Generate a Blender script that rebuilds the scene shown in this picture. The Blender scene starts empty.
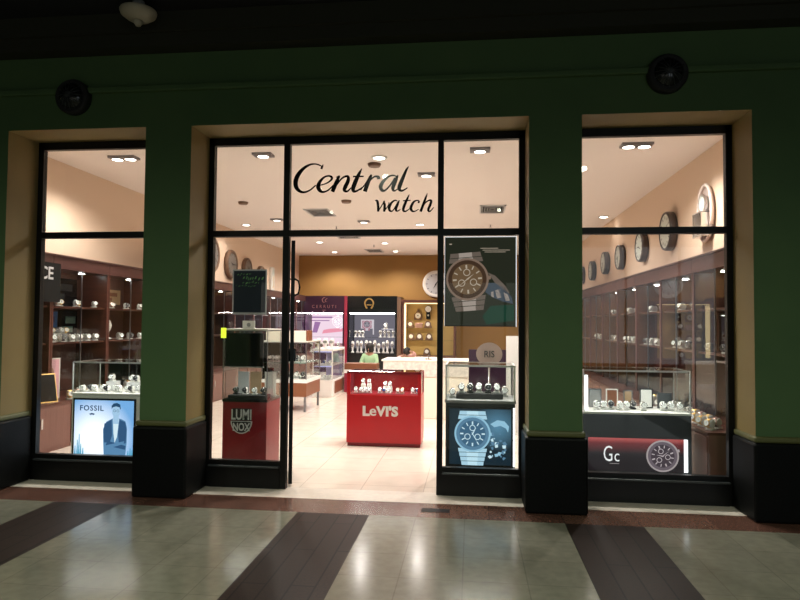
import bpy, bmesh, math, random
from math import pi, sin, cos, radians as R
from mathutils import Vector, Matrix, Euler
random.seed(7)
S = bpy.context.scene
COL = S.collection

# ---------------- camera ----------------
f_px, yaw, pitch, roll = 631.17, .1132, .0361, .008
cam_d = bpy.data.cameras.new('camera'); cam = bpy.data.objects.new('camera', cam_d); COL.objects.link(cam)
cam_d.sensor_width = 36; cam_d.lens = f_px/800*36; cam_d.clip_start = .05; cam_d.clip_end = 200
fw = Vector((-sin(yaw)*cos(pitch), cos(yaw)*cos(pitch), sin(pitch)))
rt = Vector((cos(yaw), sin(yaw), 0)); up = rt.cross(fw)
r2 = rt*cos(roll)+up*sin(roll); u2 = -rt*sin(roll)+up*cos(roll)
m = Matrix((r2, u2, -fw)).transposed().to_4x4(); m.translation = Vector((0, 0, 1.6))
cam.matrix_world = m
S.camera = cam

# ---------------- world, exposure ----------------
S.view_settings.view_transform = 'Standard'; S.view_settings.look = 'None'
S.view_settings.gamma = 1; S.view_settings.use_curve_mapping = False
S.view_settings.exposure = 0.0
wd = bpy.data.worlds.new('world'); S.world = wd; wd.use_nodes = True
bgn = wd.node_tree.nodes['Background']; bgn.inputs[0].default_value = (.75, .9, .7, 1); bgn.inputs[1].default_value = .04

SPOT_W = 215      # the shop's ceiling downlights
MALL_W = 150      # fill spots added under the mall ceiling, without fixtures

def spot(name, loc, w, col=(1, .93, .87), ang=150, r=.06, blend=.6):
    d = bpy.data.lights.new(name, 'SPOT'); d.energy = w; d.color = col; d.spot_size = R(ang); d.spot_blend = blend; d.shadow_soft_size = r
    o = bpy.data.objects.new(name, d); COL.objects.link(o); o.location = loc
    return o
for i, (x, y) in enumerate([(-4.5, 1.5), (-1.5, 1.2), (1.8, 1.5), (-3.2, -2.2), (.6, -2.2)]):  # unseen fill spots, added to brighten the mall floor and facade
    spot('mall_fill_light', (x, y, 4.12), MALL_W, (.92, 1, .8), 165, .04, .8)

# ---------------- materials ----------------
MT = {}
def mat(name, col, rough=.5, metal=0, emit=None, es=0, noise=None, coat=0, spec=None):
    if name in MT: return MT[name]
    M = bpy.data.materials.new(name); M.use_nodes = True; nt = M.node_tree; b = nt.nodes['Principled BSDF']
    b.inputs['Base Color'].default_value = (*col, 1); b.inputs['Roughness'].default_value = rough; b.inputs['Metallic'].default_value = metal
    if coat: b.inputs['Coat Weight'].default_value = coat
    if spec is not None: b.inputs['Specular IOR Level'].default_value = spec
    if emit:
        b.inputs['Emission Color'].default_value = (*emit, 1); b.inputs['Emission Strength'].default_value = es
    if noise:
        sc, amt, col2, det = noise
        tc = nt.nodes.new('ShaderNodeTexCoord'); mp = nt.nodes.new('ShaderNodeMapping'); n = nt.nodes.new('ShaderNodeTexNoise')
        mp.inputs['Scale'].default_value = sc if isinstance(sc, tuple) else (sc, sc, sc)
        n.inputs['Scale'].default_value = 1; n.inputs['Detail'].default_value = det
        rp = nt.nodes.new('ShaderNodeValToRGB'); rp.color_ramp.elements[0].position = .5-amt; rp.color_ramp.elements[1].position = .5+amt
        rp.color_ramp.elements[0].color = (*col, 1); rp.color_ramp.elements[1].color = (*col2, 1)
        nt.links.new(tc.outputs['Object'], mp.inputs[0]); nt.links.new(mp.outputs[0], n.inputs['Vector']); nt.links.new(n.outputs[0], rp.inputs[0]); nt.links.new(rp.outputs[0], b.inputs['Base Color'])
    MT[name] = M; return M
def emis(name, col, s): return mat(name, (0, 0, 0), .9, 0, col, s, spec=0)
def glassm(name, tint=(.97, .985, .98), gl=1.0, ior=1.5):
    M = bpy.data.materials.new(name); M.use_nodes = True; nt = M.node_tree; nt.nodes.clear()
    o = nt.nodes.new('ShaderNodeOutputMaterial'); t = nt.nodes.new('ShaderNodeBsdfTransparent'); t.inputs[0].default_value = (*tint, 1)
    g = nt.nodes.new('ShaderNodeBsdfGlossy'); g.inputs['Roughness'].default_value = 0.0; g.inputs[0].default_value = (gl, gl, gl, 1)
    fr = nt.nodes.new('ShaderNodeFresnel'); fr.inputs[0].default_value = ior; ge = nt.nodes.new('ShaderNodeNewGeometry')
    inv = nt.nodes.new('ShaderNodeMath'); inv.operation = 'SUBTRACT'; inv.inputs[0].default_value = 1
    mu = nt.nodes.new('ShaderNodeMath'); mu.operation = 'MULTIPLY'; mx = nt.nodes.new('ShaderNodeMixShader')
    nt.links.new(ge.outputs['Backfacing'], inv.inputs[1]); nt.links.new(fr.outputs[0], mu.inputs[0]); nt.links.new(inv.outputs[0], mu.inputs[1])
    nt.links.new(mu.outputs[0], mx.inputs[0]); nt.links.new(t.outputs[0], mx.inputs[1]); nt.links.new(g.outputs[0], mx.inputs[2]); nt.links.new(mx.outputs[0], o.inputs[0])
    MT[name] = M; return M
def brickmat(name, cols, mortar, w, h, msize, rough, offset=0.0, rot=0, speck=None, coat=0, spec=.5):
    M = bpy.data.materials.new(name); M.use_nodes = True; nt = M.node_tree; b = nt.nodes['Principled BSDF']
    tc = nt.nodes.new('ShaderNodeTexCoord'); mp = nt.nodes.new('ShaderNodeMapping'); mp.inputs['Rotation'].default_value = (0, 0, rot)
    br = nt.nodes.new('ShaderNodeTexBrick'); br.offset = offset; br.inputs['Scale'].default_value = 1
    br.inputs['Brick Width'].default_value = w; br.inputs['Row Height'].default_value = h; br.inputs['Mortar Size'].default_value = msize
    br.inputs['Color1'].default_value = (*cols[0], 1); br.inputs['Color2'].default_value = (*cols[1], 1); br.inputs['Mortar'].default_value = (*mortar, 1)
    nt.links.new(tc.outputs['Object'], mp.inputs[0]); nt.links.new(mp.outputs[0], br.inputs[0])
    n = nt.nodes.new('ShaderNodeTexNoise'); n.inputs['Scale'].default_value = speck[0]; n.inputs['Detail'].default_value = 8
    nt.links.new(tc.outputs['Object'], n.inputs['Vector'])
    mr = nt.nodes.new('ShaderNodeMapRange'); mr.inputs[1].default_value = .3; mr.inputs[2].default_value = .7; mr.inputs[3].default_value = 1-speck[1]; mr.inputs[4].default_value = 1+speck[1]
    nt.links.new(n.outputs[0], mr.inputs[0])
    mx = nt.nodes.new('ShaderNodeVectorMath'); mx.operation = 'SCALE'; nt.links.new(br.outputs[0], mx.inputs[0]); nt.links.new(mr.outputs[0], mx.inputs['Scale'])
    nt.links.new(mx.outputs[0], b.inputs['Base Color']); b.inputs['Roughness'].default_value = rough; b.inputs['Specular IOR Level'].default_value = spec
    mr2 = nt.nodes.new('ShaderNodeMapRange'); mr2.inputs[3].default_value = rough*.7; mr2.inputs[4].default_value = rough*1.3; nt.links.new(n.outputs[0], mr2.inputs[0]); nt.links.new(mr2.outputs[0], b.inputs['Roughness'])
    if coat: b.inputs['Coat Weight'].default_value = coat
    MT[name] = M; return M

brickmat('mall_tile', ((.215, .208, .158), (.205, .198, .152)), (.165, .158, .12), .4, .4, .004, .17, 0, 0, (14, .10))
brickmat('dark_plank_granite', ((.024, .015, .012), (.032, .020, .016)), (.006, .005, .004), 1.2, .153, .006, .42, .5, pi/2, (60, .5), spec=.08)
brickmat('red_granite', ((.15, .075, .052), (.11, .05, .036)), (.05, .03, .025), .6, .42, .004, .22, 0, 0, (50, .4))
brickmat('cream_tile', ((.80, .70, .60), (.77, .67, .57)), (.55, .46, .38), .6, .6, .005, .2, 0, 0, (6, .04))
mat('threshold_stone', (.80, .72, .62), .3, noise=(20, .2, (.70, .62, .54), 6))
mat('green_paint', (.070, .135, .052), .8, noise=(1.6, .25, (.088, .158, .058), 4))
mat('yellow_paint', (.26, .19, .065), .6, noise=(3, .3, (.23, .165, .055), 4))
mat('cap_paint', (.11, .11, .035), .5)
mat('black_granite', (.0025, .003, .003), .5, noise=(60, .2, (.006, .006, .006), 5), spec=.12)
mat('soffit_brown', (.026, .026, .014), .8)
mat('mall_black', (.006, .006, .008), .9)
mat('ceiling_paint', (.88, .80, .75), .85)
mat('wall_cream', (.74, .56, .42), .8)
mat('ochre', (.30, .155, .035), .7, noise=(2, .3, (.27, .14, .03), 3))
mat('black_frame', (.004, .004, .004), .4, spec=.3)
mat('black_gloss', (.008, .009, .01), .15)
mat('black_matte', (.012, .012, .013), .7)
mat('charcoal', (.03, .035, .037), .4)
mat('wood', (.11, .034, .022), .35, noise=((3, 3, 30), .25, (.07, .022, .015), 5))
mat('wood_panel', (.21, .10, .078), .4, noise=((3, 40, 2), .25, (.16, .07, .055), 4))
mat('wood_back', (.075, .032, .024), .45, noise=((4, 30, 3), .3, (.11, .045, .034), 4))
mat('brown_box', (.22, .08, .035), .4)
mat('red_paint', (.55, .012, .02), .3)
mat('dark_red', (.22, .006, .014), .35)
mat('maroon', (.30, .02, .05), .4)
mat('white', (.85, .83, .80), .4)
mat('offwhite', (.75, .72, .66), .5)
mat('warm_white', (.85, .76, .64), .5)
mat('grey', (.30, .30, .30), .5)
mat('lightgrey', (.55, .55, .56), .45)
mat('steel', (.75, .75, .76), .22, 1)
mat('dark_steel', (.25, .25, .27), .3, 1)
mat('gold', (.85, .58, .22), .28, 1)
mat('rose', (.80, .50, .42), .3, 1)
mat('leather', (.12, .04, .02), .6)
mat('black_strap', (.012, .012, .014), .5)
mat('dial_black', (.01, .01, .015), .3)
mat('dial_white', (.85, .85, .83), .3)
mat('dial_blue', (.03, .06, .22), .3)
mat('green_sheet', (.40, .60, .46), .5)
mat('violet', (.42, .38, .62), .4)
mat('pink', (.75, .42, .48), .5)
mat('purple_dark', (.035, .010, .03), .3)
mat('skin', (.45, .24, .16), .6)
mat('hair', (.012, .009, .008), .6)
mat('green_cloth', (.38, .58, .34), .85)
mat('pink_cloth', (.75, .45, .42), .85)
mat('navy', (.010, .018, .035), .35)
mat('green_ink', (.22, .50, .16), .5)
mat('mirror_grey', (.20, .18, .165), .35)
mat('teal_glass', (.20, .32, .28), .2)
mat('bronze', (.16, .09, .055), .4)
mat('rim_dark', (.07, .055, .05), .35)
mat('clock_face', (.62, .66, .60), .4)
mat('tan', (.45, .30, .17), .6)
mat('blue_card', (.05, .16, .42), .5)
emis('lamp_on', (1, .93, .85), 14)
mat('blush', (.50, .40, .36), .5)
mat('crystal', (.78, .66, .60), .2)
emis('lamp_soft', (1, .95, .9), 3.0)
emis('tube_white', (.95, .97, 1), 2.6)
emis('case_led', (1, .97, .92), 45)
mat('wood_dark', (.085, .035, .030), .35, noise=((3, 3, 30), .25, (.06, .022, .02), 5))
emis('poster_led', (.95, .97, 1), .9)
emis('warm_led', (1, .72, .35), 3)
emis('lime_led', (.75, .95, .05), 1.3)
mat('flat_black', (.008, .009, .010), .6, spec=.15)
mat('lamp_glass_off', (.45, .40, .30), .5)
glassm('window_glass')
glassm('case_glass', (.95, .97, .96), .8, 1.4)

# ---------------- helpers ----------------
class MB:
    def __init__(s): s.v = []; s.f = []; s.mi = []; s.mats = []; s.sm = []
    def m(s, name):
        if name not in s.mats: s.mats.append(name)
        return s.mats.index(name)
    def add(s, vs, fs, m, smooth=False, M=None):
        o = len(s.v)
        s.v += [tuple(M @ Vector(v)) if M else tuple(v) for v in vs]
        k = s.m(m)
        for q in fs: s.f.append(tuple(o+i for i in q)); s.mi.append(k); s.sm.append(smooth)
        return s
    def box(s, x0, x1, y0, y1, z0, z1, m, fm=None, M=None):
        vs = [(x, y, z) for z in (z0, z1) for y in (y0, y1) for x in (x0, x1)]
        fs = dict(bottom=(0, 2, 3, 1), top=(4, 5, 7, 6), front=(0, 1, 5, 4), back=(2, 6, 7, 3), left=(0, 4, 6, 2), right=(1, 3, 7, 5))
        for n, q in fs.items(): s.add([vs[i] for i in q], [(0, 1, 2, 3)], (fm or {}).get(n, m), M=M)
        return s
    def bbox(s, x0, x1, y0, y1, z0, z1, m, b=.01, M=None):
        # box with chamfered edges
        o = [Vector((x, y, z)) for z in (z0, z1) for y in (y0, y1) for x in (x0, x1)]
        bm = bmesh.new(); vs = [bm.verts.new(p) for p in o]
        for q in ((0, 2, 3, 1), (4, 5, 7, 6), (0, 1, 5, 4), (2, 6, 7, 3), (0, 4, 6, 2), (1, 3, 7, 5)): bm.faces.new([vs[i] for i in q])
        bmesh.ops.bevel(bm, geom=bm.edges[:], offset=b, segments=2, affect='EDGES', profile=.5)
        bm.verts.index_update()
        s.add([v.co[:] for v in bm.verts], [tuple(v.index for v in fc.verts) for fc in bm.faces], m, M=M); bm.free(); return s
    def lathe(s, prof, m, seg=24, M=None, smooth=True, cap0=True, cap1=True, ax=1.0, ay=1.0):
        # profile (r, z) revolved about local z
        n = len(prof); vs = []; fs = []
        for r, z in prof:
            for k in range(seg): a = 2*pi*k/seg; vs.append((r*cos(a)*ax, r*sin(a)*ay, z))
        for i in range(n-1):
            for k in range(seg):
                k2 = (k+1) % seg; fs.append((i*seg+k, i*seg+k2, (i+1)*seg+k2, (i+1)*seg+k))
        s.add(vs, fs, m, smooth, M)
        if cap0: s.add(vs[:seg], [tuple(range(seg-1, -1, -1))], m, False, M)
        if cap1: s.add(vs[-seg:], [tuple(range(seg))], m, False, M)
        return s
    def cyl(s, c, r, h, m, axis='z', seg=24, r2=None, smooth=True):
        M = Matrix.Translation(c)
        if axis == 'y': M = M @ Matrix.Rotation(pi/2, 4, 'X')      # local z -> -y
        if axis == 'x': M = M @ Matrix.Rotation(pi/2, 4, 'Y')
        return s.lathe([(r, 0), (r if r2 is None else r2, h)], m, seg, M, smooth)
    def tube(s, pts, r, m, seg=8, closed=False):
        P = [Vector(p) for p in pts]; n = len(P); vs = []; fs = []
        for i, p in enumerate(P):
            a = P[(i-1) % n] if (closed or i > 0) else p; b = P[(i+1) % n] if (closed or i < n-1) else p
            d = (b-a).normalized(); ref = Vector((0, 0, 1)) if abs(d.z) < .9 else Vector((1, 0, 0))
            u = d.cross(ref).normalized(); w = d.cross(u)
            rr = r[i] if isinstance(r, (list, tuple)) else r
            for k in range(seg): t = 2*pi*k/seg; vs.append(tuple(p+u*cos(t)*rr+w*sin(t)*rr))
        for i in range(n if closed else n-1):
            j = (i+1) % n
            for k in range(seg): k2 = (k+1) % seg; fs.append((i*seg+k, i*seg+k2, j*seg+k2, j*seg+k))
        if not closed: fs.append(tuple(range(seg))[::-1]); fs.append(tuple(range((n-1)*seg, n*seg)))
        return s.add(vs, fs, m, True)
    def plate(s, outline, y0, th, m, M=None):
        # polygon (x,z) facing -y at y0, thickness th behind
        n = len(outline); vs = [(x, y0, z) for x, z in outline]+[(x, y0+th, z) for x, z in outline]
        fs = [tuple(range(n)), tuple(range(2*n-1, n-1, -1))]+[(i, i+n, (i+1) % n+n, (i+1) % n) for i in range(n)]
        return s.add(vs, fs, m, M=M)
    def disc(s, cx, cz, r, y0, th, m, seg=28, rz=None, M=None):
        return s.plate([(cx+r*cos(2*pi*k/seg), cz+(rz or r)*sin(2*pi*k/seg)) for k in range(seg)], y0, th, m, M)
    def ring(s, cx, cz, r0, r1, y0, th, m, seg=28, M=None):
        for k in range(seg):
            a, b = 2*pi*k/seg, 2*pi*(k+1)/seg
            s.plate([(cx+r0*cos(a), cz+r0*sin(a)), (cx+r1*cos(a), cz+r1*sin(a)), (cx+r1*cos(b), cz+r1*sin(b)), (cx+r0*cos(b), cz+r0*sin(b))], y0, th, m, M)
        return s
    def ribbon(s, pts, y0, th, m):
        # smooth variable-width stroke through (x, z, w)
        def cr(a, b, c, d, t): return [.5*((2*b[i])+(-a[i]+c[i])*t+(2*a[i]-5*b[i]+4*c[i]-d[i])*t*t+(-a[i]+3*b[i]-3*c[i]+d[i])*t**3) for i in range(3)]
        q = [pts[0]]+list(pts)+[pts[-1]]; P = []
        for i in range(1, len(q)-2):
            for k in range(6): P.append(cr(q[i-1], q[i], q[i+1], q[i+2], k/6))
        P.append(list(pts[-1]))
        Ls, Rs = [], []
        for i, p in enumerate(P):
            a = P[max(i-1, 0)]; b = P[min(i+1, len(P)-1)]; dx, dz = b[0]-a[0], b[1]-a[1]; l = math.hypot(dx, dz) or 1
            w = max(p[2], .004)/2; Ls.append((p[0]-dz/l*w, p[1]+dx/l*w)); Rs.append((p[0]+dz/l*w, p[1]-dx/l*w))
        for i in range(len(P)-1): s.plate([Ls[i], Rs[i], Rs[i+1], Ls[i+1]], y0, th, m)
        return s
    def build(s, name, parent=None, M=None):
        me = bpy.data.meshes.new(name)
        P = [Vector(v) for v in s.v]
        if M: P = [M @ p for p in P]
        xs = [p.x for p in P]; ys = [p.y for p in P]; zs = [p.z for p in P]
        o = Vector(((min(xs)+max(xs))/2, (min(ys)+max(ys))/2, min(zs)))
        me.from_pydata([p-o for p in P], [], s.f)
        for n in s.mats: me.materials.append(MT[n])
        me.polygons.foreach_set('material_index', s.mi); me.polygons.foreach_set('use_smooth', s.sm)
        bm = bmesh.new(); bm.from_mesh(me); bmesh.ops.remove_doubles(bm, verts=bm.verts, dist=1e-5)
        bmesh.ops.recalc_face_normals(bm, faces=bm.faces); bm.to_mesh(me); bm.free()
        me.update(); ob = bpy.data.objects.new(name, me); COL.objects.link(ob); ob.location = o
        if parent: ob.parent = parent
        return ob

def tag(o, label=None, cat=None, group=None, kind=None):
    if label: o['label'] = label
    if cat: o['category'] = cat
    if group: o['group'] = group
    if kind: o['kind'] = kind
    return o
def thing(name, loc, label, cat, group=None, rz=0, kind=None):
    o = bpy.data.objects.new(name, None); COL.objects.link(o); o.location = loc; o.rotation_euler = (0, 0, rz); o.empty_display_size = .1
    return tag(o, label, cat, group, kind)
KIDS = {}
def copy_tree(o, parent=None):
    c = o.copy(); COL.objects.link(c)
    if parent: c.parent = parent
    for ch in list(o.children): copy_tree(ch, c)
    return c
def struct(mb, name):
    return tag(mb.build(name), kind='structure')
def W(x, y, z): return Matrix.Translation((-x, -y, -z))
def text_part(body, name, parent, x, y, z, size, m, depth=.004, bold=0, shear=0, sx=1, align='CENTER', spacing=1, world=False, rz=0):
    """flat lettering facing -y, baseline at z, as a child mesh"""
    cu = bpy.data.curves.new(name, 'FONT'); cu.body = body; cu.size = size; cu.extrude = depth/2; cu.offset = bold; cu.shear = shear; cu.align_x = align; cu.space_character = spacing
    cu.resolution_u = 3
    t = bpy.data.objects.new('tmp', cu); COL.objects.link(t); bpy.context.view_layer.update()
    me = bpy.data.meshes.new_from_object(t.evaluated_get(bpy.context.evaluated_depsgraph_get()))
    bpy.data.objects.remove(t); bpy.data.curves.remove(cu)
    me.transform(Matrix.Translation((x, y, z)) @ Matrix.Rotation(rz, 4, 'Z') @ Matrix.Rotation(pi/2, 4, 'X') @ Matrix.Diagonal((sx, 1, 1, 1)))
    me.materials.clear(); me.materials.append(MT[m])
    o = bpy.data.objects.new(name, me); COL.objects.link(o)
    if parent: o.parent = parent
    return o
ORD = ['first', 'second', 'third', 'fourth', 'fifth', 'sixth', 'seventh', 'eighth', 'ninth', 'tenth', 'eleventh', 'twelfth', 'thirteenth', 'fourteenth']
# ================= SETTING =================
YW, YG = 5.53, 5.965          # facade face, glass plane
ZC = 3.869                    # shop ceiling
XL, XR, YB = -5.87, 3.02, 21.0
# floor, one mesh with its paving pattern
fl = MB()
def rect(x0, x1, y0, y1, m): fl.add([(x0, y0, 0), (x1, y0, 0), (x1, y1, 0), (x0, y1, 0)], [(0, 1, 2, 3)], m)
bands = [(-8.05+2.2*i, -8.05+2.2*i+.61) for i in range(9)]
xe = -9.5
for a, b in bands:
    rect(xe, a, -10, 5.25, 'mall_tile'); rect(a, b, -10, 5.25, 'dark_plank_granite'); xe = b
rect(xe, 11, -10, 5.25, 'mall_tile')
rect(-9.5, 11, 5.25, 5.66, 'red_granite'); rect(-9.5, 11, 5.66, 6.02, 'threshold_stone'); rect(XL-.2, XR+.2, 6.02, YB+.2, 'cream_tile')
fo = tag(fl.build('floor'), kind='structure')
struct(MB().box(-.42, -.18, 5.40, 5.50, 0, .003, 'black_granite'), 'trim_1')

# facade wall: pilasters and lintel, green face, yellow reveals
w = MB()
G, Yp = 'green_paint', 'yellow_paint'
side = dict(left=Yp, right=Yp, bottom=Yp)
ZT = 3.41
w.box(-9.5, -4.42, YW, 6.06, 0, ZT, G, side); w.box(-3.03, -2.585, YW, 6.06, 0, ZT, G, side)
w.box(.49, .94, YW, 6.06, 0, ZT, G, side); w.box(2.327, 11, YW, 6.06, 0, ZT, G, side)
w.box(-9.5, 11, YW, 6.06, ZT, 4.5, G, dict(bottom=Yp))
struct(w, 'wall_front')
# mouldings on the lintel
struct(MB().bbox(-9.5, 11, YW-.05, YW, 3.735, 3.79, G, .012), 'trim_2')
struct(MB().box(-9.5, 11, YW-.16, YW, 4.10, 4.40, 'soffit_brown').box(-9.5, 11, YW-.20, YW-.16, 4.22, 4.40, 'soffit_brown'), 'trim_3')
struct(MB().box(-9.5, 11, -10, YW-.16, 4.40, 4.5, 'mall_black'), 'ceiling')
# dark plinths of the pilasters with their cap ledges
n = 4
for a, b in ((-9.5, -4.42), (-3.03, -2.585), (.49, .94), (2.327, 11)):
    t = MB().bbox(a-.035 if a > -9 else a, b+.035 if b < 10 else b, YW-.06, 5.925, 0, .64, 'black_granite', .02)
    t.bbox(a-.02 if a > -9 else a, b+.02 if b < 10 else b, YW-.035, 5.935, .64, .69, 'cap_paint', .015)
    struct(t, 'trim_%d' % n); n += 1
# shop shell
struct(MB().box(XL-.15, XL, 6.06, YB+.15, 0, ZC, 'wall_cream'), 'wall_left')
struct(MB().box(XR, XR+.15, 6.06, YB+.15, 0, ZC, 'wall_cream'), 'wall_right')
struct(MB().box(XL, XR, YB, YB+.15, 0, ZC, 'ochre'), 'wall_back')
struct(MB().box(XL-.15, XR+.15, 6.06, YB+.15, ZC, ZC+.12, 'ceiling_paint'), 'ceiling')

# ---- glazing: three bays of black frames ----
ZTR0, ZTR1 = 2.43, 2.49
def bay(nm, x0, x1, mull, openings=()):
    """x0..x1 glazed bay; mull = list of (xa, xb) mullions; openings = (xa, xb) door gap below the transom"""
    t = thing(nm, ((x0+x1)/2, YG, 0), None, None, kind='structure'); O = Matrix.Translation(-t.location)
    f = MB(); B = 'black_frame'; fy = (5.94, 6.0)
    f.box(x0, x0+.055, *fy, 0, ZT, B); f.box(x1-.055, x1, *fy, 0, ZT, B); f.box(x0, x1, *fy, ZT-.075, ZT, B)
    f.build('window_frame', t, O)
    cells = []; xs = [x0+.055]+[v for ab in mull for v in ab]+[x1-.055]
    for ab in mull: MB().box(ab[0], ab[1], *fy, 0, ZT-.075, B).build('mullion', t, O)
    MB().box(x0+.055, x1-.055, 5.935, 6.005, ZTR0, ZTR1, B).build('transom', t, O)
    for i in range(0, len(xs), 2):
        a, b = xs[i], xs[i+1]
        MB().box(a, b, 5.962, 5.970, ZTR1, ZT-.075, 'window_glass').build('upper_pane', t, O)
        if any(abs(a-q0) < .01 and abs(b-q1) < .01 for q0, q1 in openings): continue
        MB().box(a, b, 5.962, 5.970, .258, ZTR0, 'window_glass').build('pane', t, O)
        MB().box(a, b, 5.93, 6.02, 0, .20, 'black_frame').bbox(a, b, 5.90, 6.02, .198, .216, 'charcoal', .005).box(a, b, *fy, .216, .258, B).build('kick_panel', t, O)
    return t
bay('window_1', -4.405, -3.0, [])
bay('window_2', -2.585, .49, [(-1.825, -1.765), (-.322, -.268)], [(-1.765, -.322)])
bay('window_3', .93, 2.327, [])
# glass doors standing open into the shop
def door(nm, hx, rz, s, pull=True):
    t = thing(nm, (hx, 6.02, 0), None, None, kind='structure', rz=rz)
    L = .66; a, b = (0, L) if s > 0 else (-L, 0)
    f = MB(); B = 'black_frame'
    f.box(a, a+.045, -.018, .018, .03, 2.40, B).box(b-.045, b, -.018, .018, .03, 2.40, B).box(a, b, -.018, .018, 2.33, 2.40, B).box(a, b, -.018, .018, .03, .16, B)
    f.build('door_frame', t)
    MB().box(a+.045, b-.045, -.004, .004, .16, 2.33, 'window_glass').build('door_pane', t)
    xh = b-.10 if s > 0 else a+.10
    for q in ((-1, 1) if pull else ()):
        MB().tube([(xh, q*.02, 1.88), (xh, q*.06, 1.90), (xh, q*.075, 1.97), (xh, q*.06, 2.04), (xh, q*.02, 2.06)], .011, 'black_gloss').build('door_handle', t)
    if pull: MB().bbox(xh-.04, xh+.04, -.045, .045, 1.18, 1.32, 'black_gloss', .01).build('door_lock', t)
door('door_1', -1.742, R(106.5), 1)
door('door_2', -.295, R(-86), -1, False)

# across the mall: another shopfront (out of view, its glow added for mall light and haze in the glass)
struct(MB().box(-9.5, 11, -10.2, -10, 0, 4.4, 'green_paint'), 'wall_opposite')
for k, (a, b, s) in enumerate([(-7.5, -3.0, .5), (-1.8, 2.6, .45), (3.4, 8.6, 1.2)]):
    emis('added_shopfront_%d' % k, ((1, .95, .8), (.95, 1, .85), (.85, .95, 1))[k], s)
    z9 = 4.2 if k == 2 else 3.0
    o = MB().box(a, b, -10.0, -9.97, .3, z9, 'added_shopfront_%d' % k); o.box(a-.08, b+.08, -9.99, -9.95, .2, .3, 'black_frame').box(a-.08, b+.08, -9.99, -9.95, z9, z9+.1, 'black_frame')
    for q in range(1, 3): o.box(a+(b-a)*q/3-.04, a+(b-a)*q/3+.04, -9.97, -9.94, .3, z9, 'black_frame')
    struct(o, 'window_%d' % (k+4))

# ================= LAMPS AND CEILING =================
# unlit dome lamp on the mall ceiling
t = thing('ceiling_lamp', (-2.90, 5.12, 4.17), 'unlit white glass dome lamp hanging under the black mall ceiling', 'lamp')
MB().lathe([(.022, 0), (.028, .012), (.045, .03), (.035, .05)], 'lamp_glass_off', 20).build('finial', t)
MB().lathe([(.04, .045), (.10, .06), (.145, .095), (.155, .125), (.15, .135)], 'lamp_glass_off', 28).build('lamp_shade', t)
MB().cyl((0, 0, .13), .05, .085, 'grey').build('mount', t)
# round black wall speakers
for x, z, lb in ((-3.74, 3.70, 'round black grilled speaker on the green wall above the left pilaster'), (1.64, 3.725, 'round black grilled speaker on the green wall above the right window')):
    t = thing('wall_speaker', (x, YW-.03, z), lb, 'speaker', 'round speakers on the facade')
    Mx = Matrix.Rotation(pi/2, 4, 'X')
    MB().lathe([(.165, -.03), (.165, .03), (.15, .055), (.135, .05)], 'black_matte', 32, Mx).build('housing', t)
    g = MB().lathe([(.135, .03), (.11, .062), (.07, .085), (.03, .095), (.005, .097)], 'black_gloss', 32, Mx)
    for a in range(8):
        th = a*pi/8; g.tube([(.13*cos(th)*q, -(.045+.055*(1-q*q)), .13*sin(th)*q) for q in (-1, -.6, -.2, .2, .6, 1)], .004, 'charcoal', 6)
    g.build('grille', t)

# shop ceiling fittings
def twin(x, y, lab, two=True):
    t = thing('twin_downlight' if two else 'square_downlight', (x, y, ZC-.03), lab, 'ceiling light', 'twin downlights in the shop ceiling' if two else 'square downlights in the shop ceiling')
    hw = .19 if two else .13
    MB().box(-hw, hw, -.09, .09, 0, .03, 'dark_steel').build('housing', t)
    for s in ((-1, 1) if two else (0,)):
        MB().lathe([(.07, -.012), (.082, -.012), (.082, 0), (.07, 0)], 'steel', 20, Matrix.Translation((s*.095, 0, 0)), cap0=False, cap1=False).build('lamp_ring', t)
        MB().cyl((s*.095, 0, -.01), .07, .01, 'lamp_on', seg=20).build('lamp', t)
    spot('downlight', (x, y, ZC-.09), SPOT_W)
def single(x, y, lab, w=SPOT_W, nm='lamp_on'):
    t = thing('round_downlight', (x, y, ZC-.02), lab, 'ceiling light', 'round downlights in the shop ceiling')
    MB().lathe([(.08, 0), (.11, 0), (.115, .01), (.115, .02), (.08, .02)], 'white', 24, cap0=False, cap1=False).build('lamp_ring', t)
    MB().cyl((0, 0, .004), .08, .012, nm, seg=24).build('lamp', t)
    if w: spot('downlight', (x, y, ZC-.08), w)
for x, y, l, *z_ in [(-4.80, 8.19, 'twin downlight seen through the top of the left window'), (-2.81, 8.2, 'square downlight left of the sign, high in the upper left entrance pane', False),
                (.10, 8.2, 'square downlight high in the upper right entrance pane', False), (2.05, 8.14, 'twin downlight seen through the top of the right window'),
                (-.69, 9.5, 'square downlight just right of the letter l of the sign', False), (-2.40, 13.86, 'square downlight low in the sign pane, right of the louvred vent', False),
                (-4.28, 13.47, 'square downlight low beside the mullion left of the sign', False)]: twin(x, y, l, *z_)
for x, y, l, w_ in [(-1.27, 8.49, 'bright round downlight above the letter r of the sign', SPOT_W), (-5.25, 14.2, 'bright round downlight near the left shop wall', 40),
                (-1.19, 14.4, 'bright round downlight in the lower right of the sign pane', SPOT_W), (2.75, 13.6, 'bright round downlight close to the right shop wall', 8),
                (-4.28, 17.4, 'round downlight nearest the left end of the ochre back wall, front row', SPOT_W), (-2.46, 17.7, 'round downlight over the middle of the open doorway, front row', SPOT_W),
                (-4.40, 19.9, 'round downlight in the rear row, at the left of the doorway', SPOT_W), (-2.40, 19.75, 'round downlight in the rear row, at the middle of the doorway', SPOT_W),
                (.6, 17.5, 'round downlight far back behind the dark watch poster', SPOT_W), (1.2, 11.6, 'round downlight hidden beyond the green pilaster', SPOT_W)]: single(x, y, l, w_)
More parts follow.
